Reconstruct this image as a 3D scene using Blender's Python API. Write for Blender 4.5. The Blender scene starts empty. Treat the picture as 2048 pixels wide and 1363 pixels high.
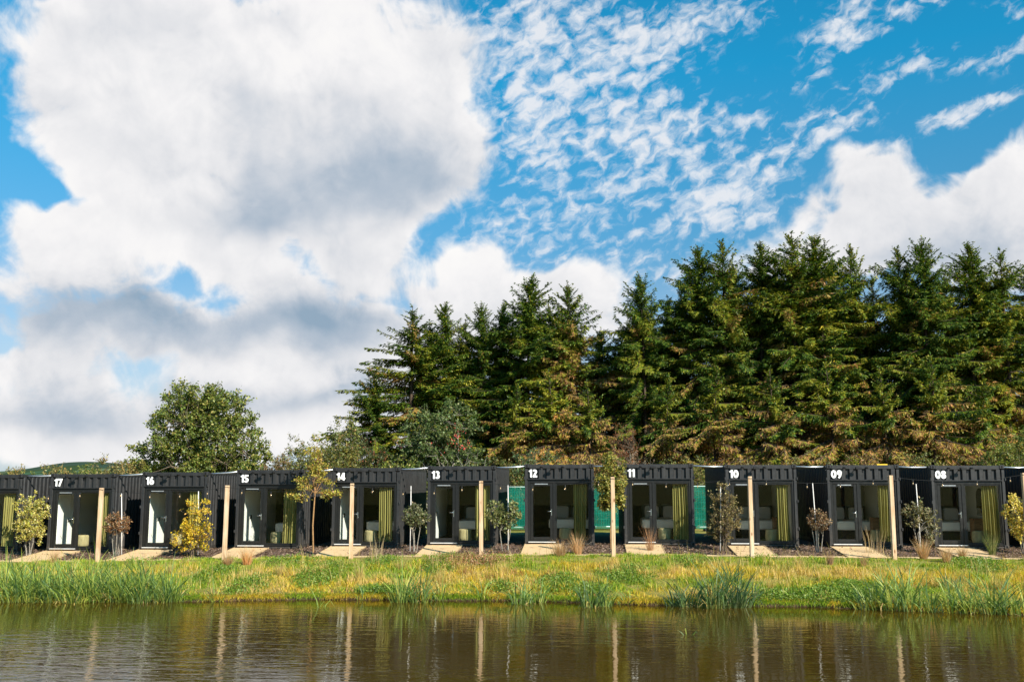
import bpy, math, random
import numpy as np
from mathutils import Vector, Matrix
R = math.radians
C = bpy.data.collections.new('place'); 
scene = bpy.context.scene
scene.collection.children.link(C)

# ------------------------------------------------------------------ camera
W, H, F = 2048, 1363, 1991.0          # photograph size and focal length in its pixels
TH, PH, CZ = R(4.44), R(7.96), 2.3
FW = Vector((-math.sin(TH)*math.cos(PH), math.cos(TH)*math.cos(PH), math.sin(PH)))
RT = Vector((math.cos(TH), math.sin(TH), 0))
UP = RT.cross(FW)
cam_d = bpy.data.cameras.new('camera'); cam = bpy.data.objects.new('camera', cam_d); C.objects.link(cam)
cam_d.sensor_width = 36; cam_d.lens = F/W*36; cam_d.clip_end = 6000
cam.location = (0, 0, CZ)
cam.rotation_euler = FW.to_track_quat('-Z', 'Y').to_euler()
scene.camera = cam
def ray(px, py): return FW + (px-W/2)/F*RT + (H/2-py)/F*UP
def at(px, py, Y):
    d = ray(px, py); t = Y/d.y; return Vector((d.x*t, Y, CZ+d.z*t))
def atz(px, py, z):
    d = ray(px, py); t = (z-CZ)/d.z; return Vector((d.x*t, d.y*t, z))

# ------------------------------------------------------------------ sun and sky
SUN_EL, SUN_AZ = R(34), R(135)        # azimuth clockwise from +Y
S = Vector((math.sin(SUN_AZ)*math.cos(SUN_EL), math.cos(SUN_AZ)*math.cos(SUN_EL), math.sin(SUN_EL)))
ld = bpy.data.lights.new('sun', 'SUN'); lo = bpy.data.objects.new('sun', ld); C.objects.link(lo)
ld.energy = 5.0; ld.angle = R(0.5); ld.color = (1, 0.93, 0.82)
lo.rotation_euler = (-S).to_track_quat('-Z', 'Y').to_euler(); lo.location = (20, -20, 30)

class NT:
    """small helper to write node trees"""
    def __init__(s, nt): s.nt = nt; s.N = nt.nodes; s.L = nt.links
    def node(s, t, **kw):
        n = s.N.new(t)
        for k, v in kw.items(): setattr(n, k, v)
        return n
    def put(s, sock, v):
        if v is None: return
        if isinstance(v, bpy.types.NodeSocket): s.L.new(v, sock)
        else:
            if isinstance(v, tuple) and len(v) == 3 and sock.type == 'RGBA': v = (*v, 1)
            sock.default_value = v
    def m(s, op, a, b=None, c=None, clamp=False):
        n = s.node('ShaderNodeMath', operation=op, use_clamp=clamp)
        for i, v in enumerate((a, b, c)): s.put(n.inputs[i], v)
        return n.outputs[0]
    def vm(s, op, a, b=None):
        n = s.node('ShaderNodeVectorMath', operation=op); s.put(n.inputs[0], a); s.put(n.inputs[1], b)
        return n.outputs['Value'] if op in ('LENGTH', 'DOT_PRODUCT', 'DISTANCE') else n.outputs[0]
    def xyz(s, a, b, c):
        n = s.node('ShaderNodeCombineXYZ')
        for i, v in enumerate((a, b, c)): s.put(n.inputs[i], v)
        return n.outputs[0]
    def sep(s, v):
        n = s.node('ShaderNodeSeparateXYZ'); s.put(n.inputs[0], v); return n.outputs
    def mr(s, v, a, b, c=0.0, d=1.0, smooth=False):
        n = s.node('ShaderNodeMapRange', interpolation_type='SMOOTHSTEP' if smooth else 'LINEAR')
        for i, x in enumerate((v, a, b, c, d)): s.put(n.inputs[i], x)
        return n.outputs[0]
    def mix(s, f, a, b, blend='MIX'):
        n = s.node('ShaderNodeMix', data_type='RGBA', blend_type=blend)
        s.put(n.inputs[0], f); s.put(n.inputs[6], a); s.put(n.inputs[7], b); return n.outputs[2]
    def noise(s, vec, scale, detail=4.0, rough=0.55, dist=0.0, lac=2.0, dim='3D'):
        n = s.node('ShaderNodeTexNoise', noise_dimensions=dim); s.put(n.inputs['Vector'], vec)
        n.inputs['Scale'].default_value = scale; n.inputs['Detail'].default_value = detail
        n.inputs['Roughness'].default_value = rough; n.inputs['Distortion'].default_value = dist
        n.inputs['Lacunarity'].default_value = lac
        return n.outputs[0]
    def ramp(s, f, stops):
        n = s.node('ShaderNodeValToRGB'); s.put(n.inputs[0], f); e = n.color_ramp.elements
        while len(e) < len(stops): e.new(0.5)
        for k, (p, c) in enumerate(stops): e[k].position = p; e[k].color = (*c, 1)
        return n.outputs[0]
def build_sky():
    w = bpy.data.worlds.new('World'); scene.world = w; w.use_nodes = True
    n = NT(w.node_tree); n.N.clear()
    out = n.node('ShaderNodeOutputWorld'); bg = n.node('ShaderNodeBackground')
    n.L.new(bg.outputs[0], out.inputs[0]); bg.inputs[1].default_value = 0.052
    sky = n.node('ShaderNodeTexSky', sky_type='NISHITA'); sky.sun_disc = False
    sky.sun_elevation = SUN_EL; sky.sun_rotation = SUN_AZ; sky.altitude = 100; sky.air_density = 1.0; sky.dust_density = 0.6; sky.ozone_density = 2.0
    tc = n.node('ShaderNodeTexCoord').outputs['Generated']
    X, Y, Z = n.sep(tc)
    u = n.m('MULTIPLY', n.m('ARCTAN2', X, Y), 180/math.pi)            # azimuth, degrees
    v = n.m('MULTIPLY', n.m('ARCSINE', Z), 180/math.pi)               # elevation, degrees
    p = n.xyz(u, v, 0.0)
    K = 34.75
    def ang(px, py):
        d = ray(px, py); return math.degrees(math.atan2(d.x, d.y)), math.degrees(math.atan2(d.z, math.hypot(d.x, d.y)))
    def blobs(vec, lst):
        acc = 0.0
        for b in lst:
            px, py, rx, ry, wt = b[:5]
            a, e = ang(px, py); ix, iy = K/rx, K/ry
            d = vec
            if len(b) > 5:                                            # slanted: shear the cloud along its street
                d = n.vm('ADD', d, n.vm('MULTIPLY', n.xyz(0.0, n.m('MULTIPLY_ADD', u, -math.tan(R(b[5])), a*math.tan(R(b[5]))), 0.0), (1, 1, 1)))
            q = n.node('ShaderNodeVectorMath', operation='MULTIPLY_ADD')
            n.put(q.inputs[0], d); q.inputs[1].default_value = (ix, iy, 0); q.inputs[2].default_value = (-a*ix, -e*iy, 0)
            l = n.vm('DOT_PRODUCT', q.outputs[0], q.outputs[0])
            acc = n.m('MULTIPLY_ADD', n.m('POWER', 0.36788, l), wt, acc)
        return acc
    # slow warp so that no blob shows its own outline
    w1 = n.node('ShaderNodeTexNoise', noise_dimensions='2D'); n.put(w1.inputs['Vector'], p); w1.inputs['Scale'].default_value = 0.16; w1.inputs['Detail'].default_value = 3
    wv = n.vm('MULTIPLY', n.vm('SUBTRACT', w1.outputs['Color'], (0.5, 0.5, 0.5)), (5.0, 4.0, 0.0))
    pw = n.vm('ADD', p, wv)
    A = [(120, 110, 150, 150, 1.2), (330, 120, 200, 170, 1.2), (560, 150, 220, 190, 1.2), (780, 120, 170, 170, 1.15), (930, 90, 100, 130, .8), (230, 280, 150, 110, 1.0), (560, 360, 270, 140, 1.2), (820, 300, 130, 110, 1.0), (330, 400, 120, 60, .8),
         (470, 520, 150, 60, 1.1, -22), (600, 590, 90, 40, .7), (730, 520, 80, 100, .9), (690, 440, 160, 80, .9),
         (130, 470, 95, 50, 1.15), (40, 540, 90, 60, 1.1), (200, 560, 100, 60, .9), (180, 650, 210, 42, 1.15), (440, 655, 210, 48, 1.15), (650, 650, 120, 36, .8),
         (60, 720, 110, 45, 1.0), (300, 790, 380, 75, .9), (640, 720, 190, 60, 1.0), (150, 890, 400, 60, 1.1), (520, 890, 400, 60, 1.0), (720, 830, 200, 70, .8),
         (930, 510, 85, 52, 1.15), (1000, 570, 120, 55, .9), (1170, 560, 85, 48, 1.1), (1110, 640, 240, 55, 1.1), (880, 590, 70, 35, .7), (950, 700, 300, 80, .9),
         (1745, 335, 75, 52, 1.25), (1680, 410, 90, 52, 1.1), (1830, 450, 200, 70, 1.3), (1985, 350, 62, 50, 1.25), (1960, 440, 130, 80, 1.2), (1680, 510, 230, 60, 1.0), (2150, 400, 160, 130, 1.2),
         (70, 370, 75, 38, -1.2), (150, 405, 50, 20, -.5), (330, 500, 120, 70, .75), (930, 330, 70, 90, .55), (760, 590, 70, 40, .4), (860, 470, 60, 40, -.5), (1870, 345, 40, 40, -.5), (780, 610, 50, 30, -.4), (5, 690, 30, 22, -.7)]
    fa = blobs(pw, A)
    def fluff(vec):
        a = n.noise(vec, 0.17, 8, 0.6, 0.25, dim='2D')
        b = n.m('ABSOLUTE', n.m('SUBTRACT', n.noise(vec, 0.5, 4, 0.5, 0.4, dim='2D'), 0.5))   # billows
        return n.m('MULTIPLY_ADD', b, -0.9, n.m('MULTIPLY_ADD', a, 1.7, -0.72))
    w2 = n.node('ShaderNodeTexNoise', noise_dimensions='2D'); n.put(w2.inputs['Vector'], p); w2.inputs['Scale'].default_value = 0.8; w2.inputs['Detail'].default_value = 5
    n0 = fluff(p)
    n1 = fluff(n.vm('ADD', p, (0.55, 0.8, 0.0)))                      # towards the sunlit side
    dA = n.m('ADD', n.m('MINIMUM', fa, 1.5), n.m('MULTIPLY', n0, 1.0))
    aA = n.mr(dA, 0.56, 1.16, 0, 1, True)
    relief = n.m('SUBTRACT', n0, n1)
    # thick, shaded undersides
    G = [(740, 375, 280, 75, .50, 8), (640, 280, 320, 110, .26), (480, 440, 200, 50, .15), (300, 300, 90, 120, .12), (350, 655, 330, 62, .62), (640, 650, 170, 45, .6), (900, 110, 160, 120, .2), (150, 610, 140, 30, .4), (480, 430, 130, 40, .1), (560, 200, 100, 50, .1),
         (300, 800, 350, 45, .45), (90, 830, 160, 30, .3), (620, 790, 180, 40, .35), (1760, 520, 240, 50, .32), (1900, 430, 80, 40, .15), (2010, 480, 120, 50, .22), (1120, 660, 200, 40, .2), (800, 560, 60, 60, .2)]
    ga = blobs(n.vm('ADD', pw, n.vm('MULTIPLY', n.xyz(n0, n0, 0.0), (1.2, 1.2, 0))), G)
    sh = n.m('ADD', n.m('MULTIPLY', ga, 0.95), n.m('MULTIPLY', relief, n.mr(dA, .7, 1.6, -.55, -.30)))
    sh = n.m('ADD', sh, n.mr(dA, 0.9, 2.2, 0.0, 0.12))
    sh = n.m('ADD', sh, n.mr(n.noise(pw, 0.11, 3, .5, 0.3, dim='2D'), 0.35, 0.65, -0.14, 0.16))
    colA = n.ramp(n.mr(sh, -0.25, 1.0), [(0.0, (9.9, 9.75, 9.55)), (0.2, (9.2, 9.1, 9.15)), (0.42, (7.6, 7.7, 8.0)), (0.72, (4.7, 5.4, 6.3)), (1.0, (2.9, 4.0, 5.2))])
    # altocumulus: small flakes along slanting streets
    mp = n.node('ShaderNodeMapping', vector_type='TEXTURE'); n.put(mp.inputs[0], n.vm('ADD', p, n.vm('MULTIPLY', n.vm('SUBTRACT', w2.outputs['Color'], (.5, .5, .5)), (1.1, .8, 0)))); mp.inputs[2].default_value = (0, 0, R(24)); mp.inputs[3].default_value = (1.2, .68, 1)
    b1 = n.noise(mp.outputs[0], 0.98, 7, 0.56, 0.15, dim='2D')
    b2 = n.noise(mp.outputs[0], 0.2, 3, 0.5, 0.0, dim='2D')
    B = [(1280, 250, 130, 60, .60), (1180, 350, 200, 110, .30), (1370, 320, 190, 120, .32), (1280, 430, 240, 70, .30), (1090, 60, 170, 110, .85), (1230, 120, 150, 80, .52, 15), (1400, 45, 190, 50, .66, 15),
         (1690, 35, 75, 38, .75, 25), (1830, 12, 120, 24, .62, 12), (1700, 90, 60, 14, .5, 20), (1800, 140, 95, 26, .62, 12), (1925, 232, 110, 17, .95, 16), (1690, 235, 75, 24, .6), (1660, 270, 30, 18, .5), (1945, 133, 70, 20, .62), (2035, 85, 60, 16, .55, 20), (2020, 15, 40, 20, .5),
         (1490, 440, 150, 40, .42), (1010, 450, 100, 50, .42), (1560, 310, 130, 45, .40, 22), (1060, 520, 170, 50, .36), (850, 585, 120, 16, .5, 8), (1440, 530, 150, 30, .36), (1060, 250, 70, 130, .55), (1500, 240, 60, 20, .42), (1620, 160, 60, 14, .35, 15), (1300, 540, 150, 40, .35), (1480, 380, 90, 24, .36, 15), (1250, 620, 200, 40, .35)]
    fb = n.m('MINIMUM', blobs(n.vm('ADD', p, n.vm('MULTIPLY', wv, (.3, .3, 0))), B), 0.9)
    dB = n.m('ADD', fb, n.m('ADD', n.m('MULTIPLY', n.m('SUBTRACT', b1, .5), 2.3), n.m('MULTIPLY', n.m('SUBTRACT', b2, .5), .7)))
    aB = n.m('MULTIPLY', n.mr(dB, 0.22, 1.3, 0, 1, True), n.mr(fb, 0.03, 0.3, 0.0, 0.88))
    shB = n.mr(dB, .5, 1.4, 0, .5)
    # thin veil low over the horizon and round the big cloud
    veil = n.m('MULTIPLY', n.mr(v, 13.0, 1.0, 0.0, 0.95), n.mr(n.noise(p, 0.12, 5, .55, dim='2D'), 0.3, 0.7, 0.5, 1.0))
    blue = n.mix(1.0, sky.outputs[0], n.mix(n.mr(v, 11, 23), n.mix(n.mr(v, 2, 12), (.66, .86, 1.12), (.62, 1.06, 1.20)), (.13, 1.48, 1.70)), 'MULTIPLY')
    c = n.mix(veil, blue, (6.4, 7.3, 8.0))
    c = n.mix(aB, c, n.mix(shB, (9.2, 9.2, 9.4), (8.2, 8.3, 8.6)))
    c = n.mix(aA, c, colA)
    n.L.new(c, bg.inputs[0])
    w.cycles.sampling_method = 'MANUAL'; w.cycles.sample_map_resolution = 1024
build_sky()
scene.view_settings.view_transform = 'Standard'; scene.view_settings.look = 'None'
scene.view_settings.exposure = 0.95; scene.view_settings.gamma = 1
scene.cycles.use_denoising = True
# ------------------------------------------------------------------ helpers
class MB:
    """collects boxes, tubes and sheets; build() links them as one mesh object"""
    def __init__(s): s.v = []; s.f = []; s.mi = []; s.sm = []
    def add(s, vs, fs, mi=0, smooth=False):
        o = len(s.v); s.v += [tuple(v) for v in vs]; s.f += [tuple(o+i for i in f) for f in fs]
        s.mi += [mi]*len(fs); s.sm += [smooth]*len(fs)
    def box(s, x0, x1, y0, y1, z0, z1, mi=0, b=0.0):
        if b <= 0:
            vs = [(x, y, z) for z in (z0, z1) for y in (y0, y1) for x in (x0, x1)]
            s.add(vs, [(0, 2, 3, 1), (4, 5, 7, 6), (0, 1, 5, 4), (2, 6, 7, 3), (0, 4, 6, 2), (1, 3, 7, 5)], mi); return
        vs = []; c = ((x0, x1), (y0, y1), (z0, z1)); idx = {}
        for ix in (0, 1):                                             # chamfered box
            for iy in (0, 1):
                for iz in (0, 1):
                    p = [c[0][ix], c[1][iy], c[2][iz]]; sg = (1-2*ix, 1-2*iy, 1-2*iz)
                    for ax in range(3):
                        q = [p[k]+(0 if k == ax else sg[k]*b) for k in range(3)]
                        idx[(ix, iy, iz, ax)] = len(vs); vs.append(q)
        fs = []
        for ax in range(3):
            o = [k for k in range(3) if k != ax]
            for sd in (0, 1):
                def K(a, bb, axx=ax):
                    t = [0, 0, 0]; t[ax] = sd; t[o[0]] = a; t[o[1]] = bb; return idx[(*t, axx)]
                fs.append((K(0, 0), K(1, 0), K(1, 1), K(0, 1)))
            for a in (0, 1):
                for bb in (0, 1):
                    def E(t0, axx):
                        t = [0, 0, 0]; t[ax] = t0; t[o[0]] = a; t[o[1]] = bb; return idx[(*t, axx)]
                    fs.append((E(0, o[0]), E(1, o[0]), E(1, o[1]), E(0, o[1])))
        for ix in (0, 1):
            for iy in (0, 1):
                for iz in (0, 1): fs.append(tuple(idx[(ix, iy, iz, a)] for a in range(3)))
        s.add(vs, fs, mi)
    def tube(s, pts, rad, n=8, mi=0, cap=True):
        pts = [Vector(p) for p in pts]; rads = rad if isinstance(rad, (list, tuple)) else [rad]*len(pts)
        vs = []; up0 = Vector((0.3, 0.2, 1)).normalized()
        for i, p in enumerate(pts):
            d = (pts[min(i+1, len(pts)-1)]-pts[max(i-1, 0)]).normalized()
            a = d.cross(up0 if abs(d.dot(up0)) < 0.95 else Vector((1, 0, 0))).normalized(); b = d.cross(a)
            vs += [p+(a*math.cos(2*math.pi*k/n)+b*math.sin(2*math.pi*k/n))*rads[i] for k in range(n)]
        fs = [(i*n+k, i*n+(k+1) % n, (i+1)*n+(k+1) % n, (i+1)*n+k) for i in range(len(pts)-1) for k in range(n)]
        s.add(vs, fs, mi, True)
        if cap: o = len(s.v)-len(vs); s.f += [tuple(o+k for k in range(n))[::-1], tuple(o+(len(pts)-1)*n+k for k in range(n))]; s.mi += [mi]*2; s.sm += [False]*2
    def lathe(s, prof, cx=0, cy=0, n=24, mi=0):
        vs = [(cx+r*math.cos(2*math.pi*k/n), cy+r*math.sin(2*math.pi*k/n), z) for r, z in prof for k in range(n)]
        fs = [(i*n+k, i*n+(k+1) % n, (i+1)*n+(k+1) % n, (i+1)*n+k) for i in range(len(prof)-1) for k in range(n)]
        s.add(vs, fs, mi, True)
    def build(s, name, mats, parent=None, smooth=None):
        me = bpy.data.meshes.new(name); me.from_pydata(s.v, [], s.f)
        for m in (mats if isinstance(mats, (list, tuple)) else [mats]): me.materials.append(m)
        me.polygons.foreach_set('material_index', s.mi); me.polygons.foreach_set('use_smooth', s.sm)
        bm = __import__('bmesh').new(); bm.from_mesh(me); __import__('bmesh').ops.recalc_face_normals(bm, faces=bm.faces); bm.to_mesh(me); bm.free()
        o = bpy.data.objects.new(name, me); C.objects.link(o)
        if parent is not None: o.parent = parent
        return o
def tag(o, label=None, cat=None, group=None, kind=None):
    for k, v in (('label', label), ('category', cat), ('group', group), ('kind', kind)):
        if v: o[k] = v
    return o
def empty(name, loc, rz=0, label=None, cat=None, group=None):
    o = bpy.data.objects.new(name, None); C.objects.link(o); o.location = loc; o.rotation_euler = (0, 0, rz); o.empty_display_size = 0.2
    return tag(o, label, cat, group)
def copy_tree(o, parent=None, label=None, group=None):
    c = o.copy(); C.objects.link(c)
    if parent is not None: c.parent = parent
    if label: c['label'] = label
    if group: c['group'] = group
    for ch in list(o.children): copy_tree(ch, c)
    return c
def npmesh(name, V, Q, mat, parent=None, col=None, mi=None, smooth=False):
    """quads from numpy arrays; col is one colour per vertex"""
    me = bpy.data.meshes.new(name); n, m = len(V), len(Q)
    me.vertices.add(n); me.vertices.foreach_set('co', np.asarray(V, np.float32).ravel())
    me.loops.add(m*4); me.loops.foreach_set('vertex_index', np.asarray(Q, np.int32).ravel())
    me.polygons.add(m); me.polygons.foreach_set('loop_start', np.arange(0, m*4, 4, dtype=np.int32))
    for x in (mat if isinstance(mat, (list, tuple)) else [mat]): me.materials.append(x)
    if mi is not None: me.polygons.foreach_set('material_index', np.asarray(mi, np.int32))
    if smooth: me.polygons.foreach_set('use_smooth', np.ones(m, bool))
    me.update(calc_edges=True)
    if col is not None:
        a = me.color_attributes.new('col', 'FLOAT_COLOR', 'POINT')
        a.data.foreach_set('color', np.concatenate([col, np.ones((n, 1))], 1).astype(np.float32).ravel())
    o = bpy.data.objects.new(name, me); C.objects.link(o)
    if parent is not None: o.parent = parent
    return o
def nrm(a): return a/np.maximum(np.linalg.norm(a, axis=-1, keepdims=True), 1e-9)
def vnoise(x, y, seed=0):
    """smooth value noise, numpy, about 0..1"""
    x = np.asarray(x, float); y = np.asarray(y, float)
    xi = np.floor(x).astype(np.int64); yi = np.floor(y).astype(np.int64); fx = x-xi; fy = y-yi
    fx = fx*fx*(3-2*fx); fy = fy*fy*(3-2*fy)
    def h(a, b):
        k = (a*374761393+b*668265263+seed*974711) & 0xffffffff; k = ((k ^ (k >> 13))*1274126177) & 0xffffffff
        return ((k ^ (k >> 16)) & 0xffff)/65535.0
    return (h(xi, yi)*(1-fx)+h(xi+1, yi)*fx)*(1-fy)+(h(xi, yi+1)*(1-fx)+h(xi+1, yi+1)*fx)*fy
def fbm(x, y, seed=0, o=4):
    s = 0; a = 0.5
    for k in range(o): s = s+a*vnoise(x*2**k, y*2**k, seed+k*7); a *= .5
    return s/(1-0.5**o)

# ------------------------------------------------------------------ materials
def mat(name, col=(.5, .5, .5), rough=.6, spec=.5, metal=0.0, var=0.0, vscale=6.0, bump=0.0, bscale=30.0, stretch=(1, 1, 1), col2=None):
    m = bpy.data.materials.new(name); m.use_nodes = True; n = NT(m.node_tree); b = n.N['Principled BSDF']
    b.inputs['Roughness'].default_value = rough; b.inputs['Metallic'].default_value = metal; b.inputs['Specular IOR Level'].default_value = spec
    b.inputs['Base Color'].default_value = (*col, 1)
    if var or bump:
        tc = n.node('ShaderNodeTexCoord').outputs['Object']; vec = n.vm('MULTIPLY', tc, stretch)
        if var:
            f = n.noise(vec, vscale, 6, .6)
            c2 = col2 if col2 else tuple(c*(1-var) for c in col)
            n.L.new(n.mix(n.mr(f, .35, .65, 0, 1), col, c2), b.inputs['Base Color'])
            n.L.new(n.mr(n.noise(vec, vscale*2.3, 4, .6), .3, .7, rough*.8, min(1, rough*1.2)), b.inputs['Roughness'])
        if bump:
            bp = n.node('ShaderNodeBump'); bp.inputs['Strength'].default_value = bump; bp.inputs['Distance'].default_value = .01
            n.L.new(n.noise(vec, bscale, 5, .6), bp.inputs['Height']); n.L.new(bp.outputs[0], b.inputs['Normal'])
    return m
M = {}
M['black'] = mat('black_paint', (.022, .022, .0225), .5, .45, var=.3, vscale=2.2, bump=.05, bscale=8)
def weather(m):
    n = NT(m.node_tree); b = n.N['Principled BSDF']; src = b.inputs['Base Color'].links[0].from_socket
    tc = n.node('ShaderNodeTexCoord').outputs['Object']; inf = n.node('ShaderNodeObjectInfo').outputs['Random']; X, Y, Z = n.sep(tc)
    q = n.vm('ADD', tc, n.vm('MULTIPLY', n.xyz(inf, inf, inf), (41, 13, 7)))
    st = n.mr(n.noise(n.vm('MULTIPLY', q, (14, 14, .5)), 1.0, 4, .6), .52, .75, 0, .55)                 # water streaks
    du = n.m('MULTIPLY', n.mr(Z, .75, .05, 0, 1), n.mr(n.noise(q, 5, 5, .65), .35, .7, 0, .7))          # splashed mud
    c = n.mix(st, src, (.050, .048, .045)); c = n.mix(du, c, (.085, .068, .050)); n.L.new(c, b.inputs['Base Color'])
weather(M['black'])
M['blackframe'] = mat('black_frame', (.011, .011, .010), .4, .4, var=.2, vscale=4)
M['dark'] = mat('dark_hole', (.006, .006, .006), .8, .2)
M['white'] = mat('white_paint', (.80, .80, .78), .5, .4)
M['wall_white'] = mat('wall_white', (.88, .86, .82), .6, .3, var=.06, vscale=2)
M['wall_cream'] = mat('wall_cream', (.72, .68, .58), .7, .2, var=.08, vscale=2)
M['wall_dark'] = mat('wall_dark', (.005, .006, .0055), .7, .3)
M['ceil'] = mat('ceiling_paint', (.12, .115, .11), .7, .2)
M['floorwood'] = mat('floor_boards', (.05, .036, .024), .5, .4, var=.4, vscale=5, stretch=(8, .6, 1))
M['steel'] = mat('galvanised_steel', (.62, .64, .66), .35, .5, .7, var=.2, vscale=9)
M['chrome'] = mat('chrome', (.75, .75, .75), .18, .5, 1.0)
M['alu'] = mat('pale_threshold', (.72, .72, .70), .4, .5, .2, var=.15, vscale=9)
M['linen'] = mat('linen', (.88, .82, .73), .85, .15, bump=.5, bscale=9)
M['grey_linen'] = mat('grey_linen', (.10, .11, .09), .85, .15, bump=.5, bscale=12)
M['bedbase'] = mat('bed_base', (.02, .022, .02), .8, .2)
M['curtain'] = mat('olive_velvet', (.31, .265, .085), .8, .15, var=.25, vscale=14, stretch=(3, 3, .15))
M['pouf'] = mat('sage_plush', (.46, .375, .20), .9, .1, var=.35, vscale=9, bump=.6, bscale=40, stretch=(1, 1, .4))
M['oak'] = mat('oak', (.30, .15, .065), .55, .4, var=.45, vscale=5, stretch=(1, 1, 7), bump=.15)
M['rubber'] = mat('black_rubber', (.012, .012, .012), .6, .3)
M['yellow'] = mat('yellow_paint', (.72, .48, .03), .5, .4)
M['notice'] = mat('notice_green', (.02, .22, .20), .5, .4)
M['bark'] = mat('bark_limb', (.17, .13, .09), .9, .2, var=.5, vscale=12, bump=.6, bscale=30, stretch=(1, 1, .4))
M['bark_grey'] = mat('bark_grey', (.30, .27, .22), .9, .2, var=.5, vscale=14, bump=.5, bscale=30)
M['bark_dark'] = mat('bark_spruce', (.085, .06, .042), .95, .15, var=.5, vscale=9, bump=.6, bscale=25, stretch=(1, 1, .4))
M['bark_orange'] = mat('bark_orange', (.34, .19, .08), .8, .3, var=.4, vscale=20, bump=.3, bscale=40)
M['cane'] = mat('pale_cane', (.66, .62, .58), .5, .4, var=.15, vscale=12)
M['rampedge'] = mat('ramp_edge_timber', (.50, .36, .20), .8, .2, var=.3, vscale=9, stretch=(1, .2, 3))

def post_wood():
    m = mat('post_wood', (.66, .45, .25), .75, .25); n = NT(m.node_tree); b = n.N['Principled BSDF']
    tc = n.node('ShaderNodeTexCoord').outputs['Object']; inf = n.node('ShaderNodeObjectInfo').outputs['Random']
    p = n.vm('ADD', tc, n.vm('MULTIPLY', n.xyz(inf, inf, inf), (31, 17, 23)))
    g = n.noise(n.vm('MULTIPLY', p, (26, 26, 1.3)), 1.0, 5, .6, 0.6)
    c = n.mix(n.mr(g, .38, .64), (.60, .43, .275), (.38, .23, .125))
    vo = n.node('ShaderNodeTexVoronoi'); n.put(vo.inputs['Vector'], n.vm('MULTIPLY', p, (4.5, 4.5, 1.9))); vo.inputs['Scale'].default_value = 1.2
    c = n.mix(n.mr(vo.outputs['Distance'], .06, .20, 1, 0, True), c, (.20, .09, .035))
    c = n.mix(n.mr(n.noise(p, 1.6, 3, .6), .5, .75, 0, .4), c, (.60, .52, .40))
    n.L.new(c, b.inputs['Base Color'])
    bp = n.node('ShaderNodeBump'); bp.inputs['Strength'].default_value = .3; bp.inputs['Distance'].default_value = .01; n.L.new(g, bp.inputs['Height']); n.L.new(bp.outputs[0], b.inputs['Normal'])
    return m
M['post'] = post_wood()
def leaf_mat(name, trans=.35, rough=.5, spec=.25, gloss=.06):
    m = bpy.data.materials.new(name); m.use_nodes = True; n = NT(m.node_tree); n.N.clear()
    at_ = n.node('ShaderNodeAttribute'); at_.attribute_name = 'col'
    inf = n.node('ShaderNodeObjectInfo').outputs['Random']
    c = n.mix(1.0, at_.outputs['Color'], n.ramp(inf, [(0, (.82, .86, .9)), (.5, (1, 1, 1)), (1, (1.18, 1.1, .95))]), 'MULTIPLY')
    d = n.node('ShaderNodeBsdfDiffuse'); n.L.new(c, d.inputs[0])
    t = n.node('ShaderNodeBsdfTranslucent'); n.L.new(n.mix(1.0, c, (1.25, 1.3, .8), 'MULTIPLY'), t.inputs[0])
    mx = n.node('ShaderNodeMixShader'); mx.inputs[0].default_value = trans; n.L.new(d.outputs[0], mx.inputs[1]); n.L.new(t.outputs[0], mx.inputs[2])
    g = n.node('ShaderNodeBsdfGlossy'); g.inputs['Roughness'].default_value = rough; g.inputs[0].default_value = (.9, .95, .8, 1)
    m2 = n.node('ShaderNodeMixShader'); m2.inputs[0].default_value = gloss; n.L.new(mx.outputs[0], m2.inputs[1]); n.L.new(g.outputs[0], m2.inputs[2])
    o = n.node('ShaderNodeOutputMaterial'); n.L.new(m2.outputs[0], o.inputs[0]); return m
M['leaf'] = leaf_mat('broad_leaf', .38, .55, gloss=.035)
M['needle'] = leaf_mat('needle_leaf', .25, .55, gloss=.025)
M['blade'] = leaf_mat('grass_blade', .42, .55, gloss=.025)
def glass_mat(name, tint=(.95, .97, .955), k=1.0, rough=0.0):
    m = bpy.data.materials.new(name); m.use_nodes = True; n = NT(m.node_tree); n.N.clear()
    t = n.node('ShaderNodeBsdfTransparent'); t.inputs[0].default_value = (*tint, 1)
    g = n.node('ShaderNodeBsdfGlossy'); g.inputs['Roughness'].default_value = rough
    ge = n.node('ShaderNodeNewGeometry'); co = n.m('ABSOLUTE', n.vm('DOT_PRODUCT', ge.outputs['Incoming'], ge.outputs['Normal']))
    fr = n.m('MULTIPLY_ADD', n.m('POWER', n.m('SUBTRACT', 1.0, co, clamp=True), 5.0), .98, .020)
    mx = n.node('ShaderNodeMixShader'); n.L.new(n.m('MULTIPLY', fr, k, clamp=True), mx.inputs[0]); n.L.new(t.outputs[0], mx.inputs[1]); n.L.new(g.outputs[0], mx.inputs[2])
    o = n.node('ShaderNodeOutputMaterial'); n.L.new(mx.outputs[0], o.inputs[0]); return m
M['glass'] = glass_mat('window_glass')
M['bulb'] = glass_mat('bulb_glass', (.95, .9, .8), 2.0, .05)
M['mirror'] = mat('mirror_glass', (.55, .57, .56), .03, .5, 1.0)

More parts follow.
